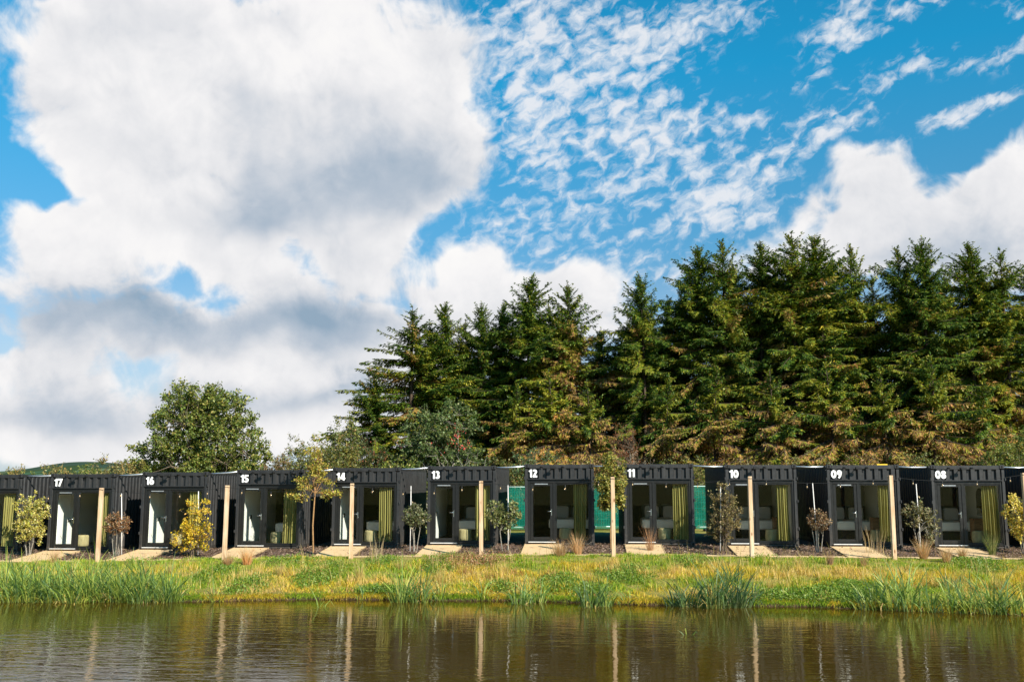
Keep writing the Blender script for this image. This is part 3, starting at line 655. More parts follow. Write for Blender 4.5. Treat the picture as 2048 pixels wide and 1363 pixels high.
# silver conduit between neighbouring roofs, entrance ramps
def between(name, label, a, b, dz, y, r, m, cat, group):
    mb = MB(); p, q = Vector((CX[a]+CW/2+.01, FY+y, cab_z(a)+dz)), Vector((CX[b]-CW/2-.01, FY+y, cab_z(b)+dz))
    mb.tube([p, p.lerp(q, .5)-Vector((0, 0, .012)), q], r, 8); return tag(mb.build(name, m), label, cat, group)
for (a, _), (b, _) in zip(CAB[:-1], CAB[1:]):
    lab = 'silver pipe bridging the gap between the cabins %s and %s' % (NAMEK[a].replace('numbered ', ''), NAMEK[b].replace('numbered ', ''))
    between('conduit_pipe', lab, a, b, CH-.065, .35, .028, M['steel'], 'pipe', 'silver pipes between the cabin roofs')
for k, cx in CAB[:-1]:
    x0 = cx-CW/2+.02; x1 = x0+1.22; z = cab_z(k); r = empty('entrance_ramp', (x0, FY-2.35, z-.15), label='sandy ramp leading up to the door of the cabin %s' % NAMEK[k], cat='ramp', group='sandy entrance ramps')
    za, zb_ = float(gz(x0+.6, FY-2.4))-z+.15+.015, .15+.045
    mb = MB(); N = 8
    for i in range(N):
        a, b = 2.38*i/N, 2.38*(i+1)/N; 
        ha, hb = za+(zb_-za)*i/N, za+(zb_-za)*(i+1)/N
        mb.add([(0, a, ha), (x1-x0, a, ha), (x1-x0, b, hb), (0, b, hb), (0, a, ha-.2), (x1-x0, a, ha-.2), (x1-x0, b, hb-.2), (0, b, hb-.2)], [(0, 1, 2, 3), (0, 3, 7, 4), (1, 5, 6, 2)]+([(0, 4, 5, 1)] if i == 0 else [])+([(2, 6, 7, 3)] if i == N-1 else []))
    mb.build('ramp_surface', M['path'], r)
    for xx in (-.025, x1-x0+.001):
        mb = MB(); mb.add([(xx, 0, za+.012), (xx+.024, 0, za+.012), (xx+.024, 2.38, zb_+.012), (xx, 2.38, zb_+.012), (xx, 0, za-.2), (xx+.024, 0, za-.2), (xx+.024, 2.38, zb_-.2), (xx, 2.38, zb_-.2)], [(0, 1, 2, 3), (0, 3, 7, 4), (1, 5, 6, 2), (0, 4, 5, 1), (2, 6, 7, 3)])
        mb.build('ramp_edging', M['rampedge'], r)
mb = MB(); p = at(1752, 927.5, FY+.4); mb.box(p.x, p.x+.36, FY+.3, FY+.36, cab_z('09')+CH-.018, cab_z('09')+CH+.03, b=.006); tag(mb.build('yellow_batten', M['yellow']), 'short yellow batten lying on the roof edge of cabin 09', 'batten')
# ------------------------------------------------------------------ posts, festoon lights, stakes, netting fence
PY = 32.3
POSTS = [(203, 975, 'first wooden post from the left, before cabin 17'), (454, 970, 'wooden post between the ramps of cabins 16 and 15'), (705, 966, 'wooden post in front of the door of cabin 14'), (963, 961, 'wooden post in front of the curtain of cabin 13'),
         (1225, 953, 'wooden post beside the young tree left of cabin 11'), (1499, 952, 'wooden post in front of the door of cabin 10'), (1780, 950, 'wooden post in front of the curtain of cabin 09'), (2047, 945, 'wooden post cut off by the right edge of the photo')]
tops = []
for i, (px, ty, lab) in enumerate(POSTS):
    p = at(px, ty, PY); z0 = gzf(p.x, PY)-.4; mb = MB(); rz = random.Random(i).uniform(.03, .14)
    s = .062; mb.box(-s, s, -s, s, 0, p.z-z0, b=.007); o = mb.build('post', M['post']); o.location = (p.x, PY, z0); o.rotation_euler = (R(random.Random(i+9).uniform(-.5, .5)), R(random.Random(i+5).uniform(-.6, .6)), rz)
    tag(o, 'square pale timber post: '+lab if False else 'pale square '+lab, 'post', 'pale timber posts along the path'); tops.append(p)
lx = at(-55, 979, PY)
pts = [Vector((lx.x, PY, lx.z-.05))]+[Vector((t.x, PY-.07, t.z-.05)) for t in tops]; pts.append(Vector((pts[-1].x+4.1, PY, pts[-1].z)))
mb = MB(); bulbs = []; rr = random.Random(4)
for a, b in zip(pts[:-1], pts[1:]):
    N = 16; sag = .17+rr.uniform(-.03, .05); P = [a.lerp(b, i/N)-Vector((0, 0, sag*4*(i/N)*(1-i/N))) for i in range(N+1)]; mb.tube(P, .006, 5, cap=False)
    for q in (.14, .38, .62, .87):
        t = q+rr.uniform(-.03, .03); bulbs.append(a.lerp(b, t)-Vector((0, 0, sag*4*t*(1-t))))
root = empty('festoon_lights', pts[0], label='string of clear bulbs on a black cable looped along the posts', cat='string lights')
o = mb.build('cable', M['rubber'], root); o.matrix_parent_inverse = Matrix.Translation(-root.location)
bl = None
for p in bulbs:
    if bl is None:
        s = MB(); s.lathe([(.001, -.012), (.02, -.012), (.02, -.075), (.016, -.085), (.001, -.085)], n=10); bl = s.build('lamp_holder', M['rubber'], root)
        g = MB(); g.lathe([(.012, -.086), (.022, -.105), (.034, -.13), (.034, -.15), (.02, -.175), (.001, -.182)], n=12); gl = g.build('bulb', M['bulb'], bl)
        g = MB(); g.lathe([(.001, -.088), (.010, -.10), (.014, -.13), (.001, -.15)], n=8); g.build('bulb_core', mat('warm_core', (.8, .6, .4), .4), bl)
        q = bl
    else: q = copy_tree(bl, root)
    q.matrix_parent_inverse = Matrix.Translation(-root.location); q.location = p
STAKES = [(243, 986, 244, 1100, 'pale plant stake beside the red leaved shrub near cabin 16'), (397, 981, 396, 1108, 'pale plant stake inside the yellow leaved shrub'), (822, 971, 820, 1090, 'pale plant stake beside the shrub between cabins 14 and 13'), (1016, 969, 1016, 1090, 'pale plant stake right of cabin 13'),
          (1441, 969, 1440, 1098, 'pale plant stake in the brown shrub left of cabin 10'), (1625, 965, 1634, 1092, 'leaning pale stake between cabins 10 and 09'), (1832, 967, 1841, 1092, 'leaning pale stake between cabins 09 and 08')]
for a, b, c, d, lab in STAKES:
    p, q = at(a, b, 34.2), at(c, d, 34.2); q.z = gzf(q.x, 34.2)-.15; mb = MB(); mb.tube([q, q.lerp(p, .5)+Vector((.01, 0, 0)), p], [.019, .017, .014], 8); tag(mb.build('plant_stake', M['cane']), lab, 'stake', 'pale stakes beside the shrubs')
# green netting on wire panels behind the cabins
def net_mat():
    m = bpy.data.materials.new('green_netting'); m.use_nodes = True; n = NT(m.node_tree); n.N.clear()
    tc = n.node('ShaderNodeTexCoord').outputs['Object']; X, Y, Z = n.sep(tc)
    gx = n.m('ABSOLUTE', n.m('SUBTRACT', n.m('FRACT', n.m('MULTIPLY', X, 9.0)), .5)); gzz = n.m('ABSOLUTE', n.m('SUBTRACT', n.m('FRACT', n.m('MULTIPLY', Z, 4.0)), .5))
    line = n.m('MAXIMUM', n.mr(gx, .42, .47), n.mr(gzz, .46, .49))
    c = n.mix(line, (.012, .20, .135), (.02, .30, .22)); c = n.mix(n.mr(n.noise(tc, 1.3, 4, .6), .4, .7, 0, .5), c, (.012, .14, .10))
    d = n.node('ShaderNodeBsdfDiffuse'); n.L.new(c, d.inputs[0]); t = n.node('ShaderNodeBsdfTranslucent'); n.L.new(c, t.inputs[0])
    a = n.node('ShaderNodeMixShader'); a.inputs[0].default_value = .35; n.L.new(d.outputs[0], a.inputs[1]); n.L.new(t.outputs[0], a.inputs[2])
    tr = n.node('ShaderNodeBsdfTransparent'); b = n.node('ShaderNodeMixShader'); n.L.new(n.mr(line, 0, 1, .34, .05), b.inputs[0]); n.L.new(a.outputs[0], b.inputs[1]); n.L.new(tr.outputs[0], b.inputs[2])
    o = n.node('ShaderNodeOutputMaterial'); n.L.new(b.outputs[0], o.inputs[0]); return m
netm = net_mat(); NY = 45.8; mtube = mat('pale_tube', (.45, .62, .56), .4, .5, .3)
for i, (x0, lab) in enumerate(((-5.1, 'green netting fence panel seen between cabins 13 and 12'), (-1.62, 'green netting fence panel seen between cabins 12 and 11'), (1.86, 'green netting fence panel seen between cabins 11 and 10'))):
    r = empty('netting_panel', (x0, NY, gzf(x0+1.7, NY)), label=lab, cat='fence panel', group='green netting panels behind the cabins')
    mb = MB(); nx, nz = 24, 14
    vs = [(.03+3.38*a/nx, .03*math.sin(a*1.1+i)*math.sin(b*.6)-.02, .08+1.86*b/nz) for b in range(nz+1) for a in range(nx+1)]
    mb.add(vs, [(b*(nx+1)+a, b*(nx+1)+a+1, (b+1)*(nx+1)+a+1, (b+1)*(nx+1)+a) for b in range(nz) for a in range(nx)], 0, True); mb.build('netting', netm, r)
    mb = MB()
    for zz in (.17, 1.97): mb.tube([(0, 0, zz), (3.44, 0, zz)], .02, 8)
    for xx in (0, 3.44): mb.tube([(xx, 0, -.02), (xx, 0, 1.97)], .02, 8)
    mb.build('panel_frame', mtube, r)
    for xx in (.15, 3.3):
        f = MB(); f.box(xx-.11, xx+.11, -.35, .35, -.02, .10, b=.02); f.build('foot_block', M['rubber'], r)
# ------------------------------------------------------------------ trees and shrubs
def leaves_np(P, D, N, L, Wd, col, fold=.15):
    """one kite-shaped folded leaf per row"""
    D = nrm(D); Sd = nrm(np.cross(D, N)); N = np.cross(Sd, D); L = L[:, None]; Wd = Wd[:, None]
    mid = P+D*L*.45-N*L*fold*.5
    V = np.stack([P, mid+Sd*Wd+N*Wd*.35, P+D*L, mid-Sd*Wd+N*Wd*.35], 1).reshape(-1, 3)
    n = len(P); Q = np.arange(n*4).reshape(n, 4); return V, Q, np.repeat(col, 4, 0)
def tubes_np(segs, n=5):
    """segs: list of (p, q, r0, r1)"""
    A = np.array([s[0] for s in segs], float); B = np.array([s[1] for s in segs], float); r0 = np.array([s[2] for s in segs]); r1 = np.array([s[3] for s in segs])
    d = nrm(B-A); ref = np.where(np.abs(d[:, 2:3]) < .9, np.array([[0, 0, 1.]]), np.array([[1., 0, 0]])); a = nrm(np.cross(d, ref)); b = np.cross(d, a)
    an = 2*np.pi*np.arange(n)/n; ring = a[:, None]*np.cos(an)[None, :, None]+b[:, None]*np.sin(an)[None, :, None]
    V = np.concatenate([A[:, None]+ring*r0[:, None, None], B[:, None]+ring*r1[:, None, None]], 1).reshape(-1, 3)
    base = np.arange(len(segs))[:, None]*2*n; k = np.arange(n)[None]; k2 = (k+1) % n
    Q = np.stack([base+k, base+k2, base+n+k2, base+n+k], -1).reshape(-1, 4); return V, Q
def pick(rng, n, pal, wt, jit=.18):
    pal = np.array(pal); i = rng.choice(len(pal), n, p=np.array(wt)/sum(wt)); c = 1.45*pal[i]*(1+jit*rng.standard_normal((n, 1))); return np.clip(c*(1+.06*rng.standard_normal((n, 3))), .002, 1)

GD, GM, GY, GB = (.036, .080, .009), (.105, .160, .014), (.27, .255, .024), (.38, .205, .07)
def spruce_meshes(seed, H, R0, clear=.10, dead=(.0, .0), prof_k=.45, yellow=.2, dense=1.0, droop=.5, double=False, brown=.1):
    """Norway spruce: returns trunk, crown and dead-twig mesh data as numpy arrays"""
    rng = np.random.default_rng(seed); segs = []; lf = {'P': [], 'D': [], 'N': [], 'L': [], 'W': [], 'C': []}; dsegs = []
    bend = rng.uniform(-.25, .25, 2)
    def axis(h): t = h/H; return np.array([bend[0]*t*t+.05*math.sin(5*t+seed), bend[1]*t*t+.05*math.cos(4*t+seed), h])
    hs = np.linspace(-.3, H, 26)
    for a, b in zip(hs[:-1], hs[1:]):
        rr = lambda h: .012+.155*(1-max(h, 0)/H)**.9*(H/15); segs.append((axis(a), axis(b), rr(a), rr(b)))
    h = clear*H; up = np.array([0, 0, 1.])
    while h < H-.12:
        t = (H-h)/H
        prof = min(1, (max(t-.012, .002)/prof_k)**.72); gap = .20 if t < .08 else .29
        nb = int(rng.integers(5, 8)*min(1, .7+dense*.3)) if t > .05 else (4 if t > .03 else 1)
        for k in range(nb):
            az = rng.uniform(0, 2*math.pi); Lb = max(.14, R0*prof*rng.uniform(.5, 1.22)*(1+.25*math.sin(3*az+seed)*(t > .3)))
            isdead = t > .25 and rng.random() < np.interp(1-t, [0, dead[0], dead[0]+dead[1]+.01, 1], [.72, .72, 0, 0]) if dead[1] else (t > .55 and rng.random() < .25)
            dh = np.array([math.cos(az), math.sin(az), 0]); e0 = np.interp(t, [0, .08, .25, .6, 1], [1.3, .75, .28, -.05, -.25])+rng.normal(0, .28)
            sag = droop*np.interp(t, [0, .15, .5, 1], [0, .16, .7, .95])
            ns = max(3, int(Lb/.115*dense)); s = np.linspace(0, 1, ns+1); base = axis(h+rng.uniform(-.2, .2))
            pts = base[None]+dh[None]*(Lb*s*np.cos(min(1.2, max(e0, 0))))[:, None]+up[None]*(Lb*(math.sin(e0)*s-sag*s**1.6+.42*sag*s**3.2))[:, None]
            pts += np.cross(dh, up)[None]*(Lb*.10*np.sin(s*3+az))[:, None]
            rb = .012+.016*prof
            st = max(1, ns//5)
            for i in range(0, ns, st): j = min(ns, i+st); segs.append((pts[i], pts[j], rb*(1-s[i]*.8), rb*(1-s[j]*.8)))
            br_b = rng.random() < brown*np.interp(t, [.15, .45], [0, 1]); br_y = rng.random() < yellow*(.4+t); side = np.cross(dh, up)
            i0 = int(ns*np.interp(t, [0, .2, .6, 1], [.0, .06, .2, .35]))
            for i in range(i0, ns+1):
                fwd = nrm(pts[min(i+1, ns)]-pts[max(i-1, 0)]); tl = (.10+.40*prof)*(1-.55*s[i])*rng.uniform(.6, 1.25)+.04
                for sd in ((1, -1, 0, 0) if t > .2 else (1, -1, 0)):
                    if sd == 0 and t < .12: continue
                    if sd: d = fwd*.75+side*sd*.7+up*(-.75*sag-.05+.25*(t < .12))+rng.normal(0, .22, 3)
                    else: d = fwd*.35-up*(1.0*droop+.1)+side*rng.normal(0, .3)+rng.normal(0, .15, 3)
                    d = d/np.linalg.norm(d)
                    if isdead:
                        if rng.random() < .55: q = pts[i]+d*tl*rng.uniform(.7, 1.3); dsegs.append((pts[i], q, .006, .002)); q2 = pts[i]+d*tl*.5; dsegs.append((q2, q2+nrm(d+rng.normal(0, .6, 3))*tl*.5, .004, .002))
                        if rng.random() < .45: continue
                    tip = i == ns
                    for f, sp, ll in ((0, 0, 1.0), (.25, .6, .6), (.25, -.6, .6), (.5, .55, .5), (.5, -.55, .5), (.75, .5, .35), (.75, -.5, .35)):
                        if f > .2 and (tl < .14 or (t < .1 and f > .6)): continue
                        pd = d*math.cos(sp)+np.cross(d, nrm(np.cross(d, up)+1e-6))*0*1+nrm(np.cross(d, up+.3*side)+1e-6)*math.sin(sp)-up*.12*(f > 0)
                        lf['P'].append(pts[i]+d*tl*f); lf['D'].append(pd); lf['N'].append(up+rng.normal(0, .45, 3)); lf['L'].append(tl*ll*rng.uniform(.8, 1.2)); lf['W'].append(.013+.017*rng.random())
                        r = rng.random()
                        if isdead: c = GB if r < .62 else GY
                        elif br_b: c = GB if r < .5 else (GY if r < .8 else GM)
                        elif br_y: c = GY if r < .6 else GM
                        else: c = GD if r < .5 else (GM if r < .9 else GY)
                        lf['C'].append(c)
        h += gap*rng.uniform(.75, 1.2)*(1.15 if t > .3 else 1)/max(.6, dense)**.5
    if double:
        for k in range(3): segs.append((axis(H-1.6), axis(H-1.6)+np.array([.45*(k-1), .2*(k-1), 1.4-.1*k]), .03, .008))
    P, D, N = (np.array(lf[x]) for x in 'PDN'); Ln, Wn = np.array(lf['L']), np.array(lf['W'])
    C_ = np.array(lf['C']); C_ = np.clip(C_*(1+.2*rng.standard_normal((len(C_), 1)))*(1+.07*rng.standard_normal(C_.shape)), .004, 1)
    return tubes_np(segs, 5), leaves_np(P, D, N, Ln, Wn, C_, .1), (tubes_np(dsegs, 3) if dsegs else None)
M['deadtwig'] = mat('dead_twigs', (.23, .14, .07), .95, .1, var=.5, vscale=3, col2=(.13, .10, .075))
def make_spruce(name, **kw):
    tr, cr, dd = spruce_meshes(**kw); r = empty(name, (0, 0, 0)); npmesh('trunk', tr[0], tr[1], M['bark_dark'], r, smooth=True); npmesh('crown', cr[0], cr[1], M['needle'], r, col=cr[2])
    if dd: npmesh('dead_branches', dd[0], dd[1], M['deadtwig'], r)
    r['proto_h'] = kw['H']; return r
SPR = {'A': dict(brown=0.05, seed=1, H=14.5, R0=2.3, clear=.05, prof_k=.24, yellow=.2, dense=1.1, droop=.5),
       'B': dict(brown=0.1, seed=2, H=12.5, R0=1.45, clear=.40, prof_k=.20, yellow=.25, dense=1.0, droop=.4),
       'C': dict(brown=0.65, seed=3, H=14.0, R0=2.4, clear=.04, dead=(.56, .12), prof_k=.30, yellow=.6, dense=1.05, droop=.55),
       'D': dict(brown=0.06, seed=4, H=16.0, R0=2.2, clear=.08, prof_k=.20, yellow=.25, dense=1.1, droop=.8),
       'E': dict(brown=0.2, seed=5, H=16.0, R0=1.95, clear=.08, dead=(.36, .15), prof_k=.20, yellow=.55, dense=.9, droop=.6),
       'F': dict(brown=0.2, seed=6, H=12.5, R0=3.0, clear=.03, prof_k=.52, yellow=.4, dense=1.05, droop=.55),
       'G': dict(brown=0.5, seed=7, H=6.5, R0=2.3, clear=.02, dead=(.5, .3), prof_k=.5, yellow=.8, dense=1.0, droop=.7)}
SPRP = {}; USED = set()
def tree_copy(kind, x, y, h, wide, rz, label, group='spruces in the windbreak behind the cabins'):
    if kind not in SPRP: SPRP[kind] = make_spruce('spruce_tree', **SPR[kind])
    src = SPRP[kind]
    if kind in USED: o = copy_tree(src)
    else: o = src; USED.add(kind)
    k = h/src['proto_h']; o.location = (x, y, gzf(x, y)-.1); o.scale = (wide, wide, k); o.rotation_euler = (0, 0, rz); tag(o, label, 'spruce tree', group); return o
SPL = [(858, 648, 57, 'B', 0.9, 'slim spruce between the wide left one and the bare trunked one'),
 (932, 640, 57.5, 'E', 0.75, 'slim spruce tucked left of the dark one behind cabin 13'),
 (1012, 606, 57, 'D', 0.75, 'slim dark spruce against the left side of the tallest left hand one'),
 (1096, 606, 57, 'E', 0.7, 'slim spruce between the two highest tips above cabin 12'),
 (1252, 640, 57, 'D', 0.75, 'slim dark spruce on the left side of the lone conical one'),
 (1366, 562, 57.5, 'E', 0.75, 'slim spruce on the left side of the dense dark one by cabin 10'),
 (1466, 530, 58, 'D', 0.75, 'slim dark spruce right of the see through one above the 10'),
 (1546, 506, 57.5, 'E', 0.75, 'slim spruce left of the tall light green one above cabin 10'),
 (1608, 508, 58, 'D', 0.8, 'slim spruce in the cleft between the two tallest right hand ones'),
 (1668, 518, 58, 'D', 0.75, 'slim dark spruce on the right side of the broad tall one'),
 (1745, 552, 57.5, 'E', 0.8, 'lower slim spruce in the dip above cabin 09'),
 (1816, 530, 58, 'D', 0.75, 'slim dark spruce left of the full yellow green one'),
 (1888, 540, 58, 'E', 0.8, 'slim spruce in the dip above the left part of cabin 08'),
 (1968, 540, 58, 'D', 0.8, 'slim dark spruce between the last two tall ones above cabin 08'),
   # tip in the photograph, distance, kind, width, label
 (822, 612, 55, 'F', 1.38, 'spruce with wide sweeping branches at the left end of the row, behind cabin 14'),
 (893, 603, 56, 'B', 1.01, 'slender spruce with a bare lower trunk above the rowan with red berries'),
 (965, 603, 56, 'A', 0.81, 'dark spruce between the bare trunked one and the tallest behind cabin 13'),
 (1055, 548, 55, 'A', 1.12, 'tallest spruce of the left half, its pointed tip above cabin 12'),
 (1138, 566, 55.5, 'C', 1.01, 'browning spruce with a thin leading shoot above the right side of cabin 12'),
 (1203, 655, 57, 'C', 0.96, 'short brown spruce in the dip of the tree line above cabin 11'),
 (1285, 548, 54.5, 'A', 0.92, 'dark conical spruce standing alone above the right part of cabin 11'),
 (1340, 592, 57, 'E', 0.85, 'small thin spruce in the notch between two dark spruces left of cabin 10'),
 (1390, 492, 55.5, 'D', 1.07, 'dense dark spruce whose tip stands left of the cabin 10 number'),
 (1440, 478, 55, 'E', 1.12, 'thin see through spruce with brown lower boughs above the 10'),
 (1513, 482, 56, 'D', 1.01, 'drooping dark spruce above the middle of cabin 10'),
 (1575, 464, 55, 'E', 1.29, 'tall light green spruce above the right edge of cabin 10'),
 (1640, 468, 55.5, 'D', 1.23, 'broad tall spruce above the gap between cabins 10 and 09'),
 (1698, 487, 56, 'E', 0.96, 'narrow yellowish spruce above the left part of cabin 09'),
 (1790, 492, 55.5, 'E', 1.07, 'thin spruce with a bare stem above the right edge of cabin 09'),
 (1842, 472, 54.5, 'A', 1.07, 'full yellow green spruce above the gap between cabins 09 and 08'),
 (1930, 482, 55.5, 'D', 1.12, 'tall spruce with a long visible trunk above the middle of cabin 08'),
 (2005, 497, 55, 'E', 1.01, 'yellowing spruce above the right edge of cabin 08'),
 (2062, 505, 56, 'D', 1.07, 'spruce cut by the right edge of the photo'),
 (1115, 655, 60, 'C', 1.12, 'brown spruce behind the front row filling the gap above cabin 12'),
 (1010, 668, 60, 'F', 0.85, 'spruce in the second row filling the gap above cabins 13 and 12'),
 (1246, 690, 59, 'A', 0.90, 'low spruce in the second row above the young tree by cabin 11'),
 (1470, 600, 60, 'C', 1.12, 'browning spruce in the second row above cabin 10'),
 (1735, 640, 60, 'C', 1.07, 'browning spruce in the second row above cabin 09'),
 (1890, 650, 61, 'F', 0.85, 'low spruce in the second row above cabin 08'),
 (1602, 640, 60, 'A', 1.01, 'green spruce in the second row right of cabin 10'),
 (1350, 690, 58, 'C', 1.01, 'short brown spruce filling the space left of cabin 10'),
 (930, 700, 59, 'C', 1.01, 'browning spruce in the second row above cabin 13'),
 (1310, 640, 61, 'D', 1.01, 'dark spruce in the second row above cabin 11'),
 (1545, 610, 61, 'D', 1.10, 'dark spruce in the second row above the right half of cabin 10'),
 (1670, 620, 61, 'D', 1.10, 'dark spruce in the second row above the left half of cabin 09'),
 (1800, 620, 61, 'D', 1.10, 'dark spruce in the second row between cabins 09 and 08'),
 (1970, 640, 61, 'D', 1.10, 'dark spruce in the second row above the right half of cabin 08'),
 (870, 735, 59, 'F', 0.80, 'low dark spruce behind the rowan with red berries'),
 (752, 735, 53.5, 'F', 0.90, 'low spruce with yellow green boughs at the left foot of the row'),
 (1030, 770, 52, 'G', 1.06, 'low yellowing spruce boughs above the gap between cabins 13 and 12'),
 (1105, 745, 52.5, 'G', 1.17, 'low yellowing spruce boughs above the right half of cabin 12'),
 (1180, 765, 52, 'G', 1.01, 'low yellowing spruce boughs above the gap between cabins 12 and 11'),
 (1330, 760, 52, 'G', 1.06, 'low yellowing spruce boughs above the right part of cabin 11'),
 (1425, 735, 52.5, 'G', 1.22, 'low yellowing spruce boughs above the gap between cabins 11 and 10'),
 (1545, 740, 52, 'G', 1.17, 'low yellowing spruce boughs above the right part of cabin 10'),
 (1660, 725, 52.5, 'G', 1.17, 'low yellowing spruce boughs above the left part of cabin 09'),
 (1765, 740, 52, 'G', 1.06, 'low yellowing spruce boughs above the right part of cabin 09'),
 (1860, 715, 52, 'G', 1.27, 'low yellowing spruce boughs above the left part of cabin 08'),
 (1960, 760, 52.5, 'G', 1.06, 'low yellowing spruce boughs above the right part of cabin 08')]
rngT = random.Random(12)
for i, (px, py, Y, k, wd, lab) in enumerate(SPL):
    p = at(px, py, Y); tree_copy(k, p.x, Y, p.z-gzf(p.x, Y)+.1, wd, rngT.uniform(0, 6.28), lab)

def broad(name, seed, H, crown, nlimb, nclump, nleaf, lsize, pal, wt, bark, trunk_r=.14, stems=1, rc=.45, fork=.25, lean=0.0, up_=.25, bare=0.0, stem_spread=.25, twigs=True, berries=None, shape=None, leaf_part='crown', w2l=.3):
    """broadleaf tree or shrub. crown = list of (x, y, z, rx, ry, rz) ellipsoids; limbs reach for clumps of leaves inside them"""
    rng = np.random.default_rng(seed); segs = []; r = empty(name, (0, 0, 0)); vol = np.array([c[3]*c[4]*c[5] for c in crown]); ends = []
    for i in range(nclump):
        c = crown[rng.choice(len(crown), p=vol/vol.sum())]; d = rng.standard_normal(3); d /= np.linalg.norm(d); q = rng.random()**(1/2.2)
        ends.append(np.array(c[:3])+d*q*np.array(c[3:6]))
    ends = np.array(ends); tops_ = []
    for s in range(stems):
        a = 2*math.pi*s/stems+rng.uniform(-.4, .4); base = np.array([.05*math.cos(a)*(stems > 1), .05*math.sin(a)*(stems > 1), -.15]); fk = fork*H*rng.uniform(.85, 1.15)
        sp = stem_spread*(stems > 1); tip = np.array([sp*math.cos(a)*fk+lean*fk, sp*math.sin(a)*fk*.7, fk]); mid = (base+tip)/2+rng.normal(0, .03*H*.2, 3)
        rr = trunk_r; segs += [(base, mid, rr*1.15, rr*.92), (mid, tip, rr*.92, rr*.8)]; tops_.append((tip, rr*.8))
    limbs = []
    for s, (tp, rr) in enumerate(tops_):
        for l in range(max(1, nlimb//stems)):
            e = ends[rng.integers(len(ends))]; m1 = tp+(e-tp)*.4+np.array([0, 0, .12*np.linalg.norm(e-tp)])+rng.normal(0, .06*np.linalg.norm(e-tp), 3); m2 = tp+(e-tp)*.75+rng.normal(0, .05*np.linalg.norm(e-tp), 3)+np.array([0, 0, .05])
            segs += [(tp, m1, rr*.62, rr*.42), (m1, m2, rr*.42, rr*.22), (m2, e, rr*.22, rr*.06)]
            for f in (0., .5, 1.): limbs.append(m1+(m2-m1)*f)
            limbs.append(e)
    limbs = np.array(limbs); P = []; Dv = []
    for e in ends:
        k = np.argmin(np.linalg.norm(limbs-e, axis=1)+.3*np.maximum(limbs[:, 2]-e[2], 0)); b = limbs[k]; m = (b+e)/2+rng.normal(0, .05, 3)*rc*3
        if twigs: segs += [(b, m, trunk_r*.10+.003, trunk_r*.07+.002), (m, e, trunk_r*.07+.002, .002)]
        n = max(2, int(nleaf/nclump*rng.uniform(.5, 1.5)*(1-bare*(rng.random() < .5)))); out = nrm(e-b+np.array([0, 0, .2]))
        for j in range(3 if n > 8 else 2):                           # sub-twigs so that leaves sit in sprays
            d = nrm(out+rng.normal(0, .75, 3)+np.array([0, 0, up_])); l = rc*rng.uniform(.5, 1.25); q = e+d*l
            if twigs: segs.append((e, q, .004+trunk_r*.03, .0015))
            kk = n//(3 if n > 8 else 2); t = rng.random(kk)**.8; P.append(e+(q-e)[None]*t[:, None]+rng.normal(0, rc*.16, (kk, 3))); Dv.append(d[None]*.6+rng.normal(0, .75, (kk, 3)))
    P = np.concatenate(P); Dv = np.concatenate(Dv); n = len(P); N = rng.normal(0, .55, (n, 3))+np.array([0, 0, .9])
    col = pick(rng, n, pal, wt); Ls = lsize*rng.uniform(.65, 1.35, n); V, Q, Cc = leaves_np(P, Dv-np.array([[0, 0, .25]]), N, Ls, Ls*w2l, col, .2)
    TV, TQ = tubes_np(segs, 6); npmesh('trunk' if H > 3 else 'stems', TV, TQ, bark, r, smooth=True); npmesh(leaf_part, V, Q, M['leaf'], r, col=Cc)
    if berries:
        nb, bc = berries; segsb = []; 
        for e in ends[rng.choice(len(ends), min(nb, len(ends)), replace=False)]:
            for j in range(14): p = e+rng.normal(0, .09, 3)+np.array([0, 0, .05]); segsb.append((p, p+np.array([0, 0, .05]), .03, .022))
        V, Q = tubes_np(segsb, 5); npmesh('berries', V, Q, mat('red_berries', bc, .4, .5), r)['kind'] = 'stuff'
    return r
def put(o, px, Y, label, cat, group=None, dz=0.0, rz=0.0, sc=1.0, py=950):
    p = at(px, py, Y); o.location = (p.x, Y, gzf(p.x, Y)+dz); o.rotation_euler = (0, 0, rz); o.scale = (sc,)*3; tag(o, label, cat, group); return o
OL = [(.085, .115, .018), (.145, .155, .026), (.23, .195, .045), (.045, .07, .015)]
BR = [(.21, .11, .05), (.12, .08, .03), (.16, .13, .04), (.09, .04, .022)]
YE = [(.50, .36, .02), (.40, .31, .03), (.26, .24, .03), (.40, .23, .03)]
# the big rounded tree on the left
o = broad('broadleaf_tree', 21, 8.2, [(0, 0, 4.6, 2.7, 2.2, 2.6), (-1.4, 0, 3.2, 2.1, 1.8, 1.8), (1.7, 0, 2.9, 2.0, 1.8, 1.6), (-.7, 0, 5.9, 1.6, 1.4, 1.3), (.9, 0, 5.8, 1.6, 1.4, 1.3), (-2.4, .1, 2.0, 1.3, 1.2, 1.3), (2.6, 0, 4.3, .9, .9, .9), (2.9, 0, 1.9, 1.1, 1.0, 1.2)], 30, 600, 56000, .12, OL, (4, 3, 1.3, 2), M['bark'], .17, 2, .50, .22, stem_spread=.35, w2l=.34)
put(o, 400, 48, 'large round green tree standing alone behind cabins 16 and 15', 'tree')
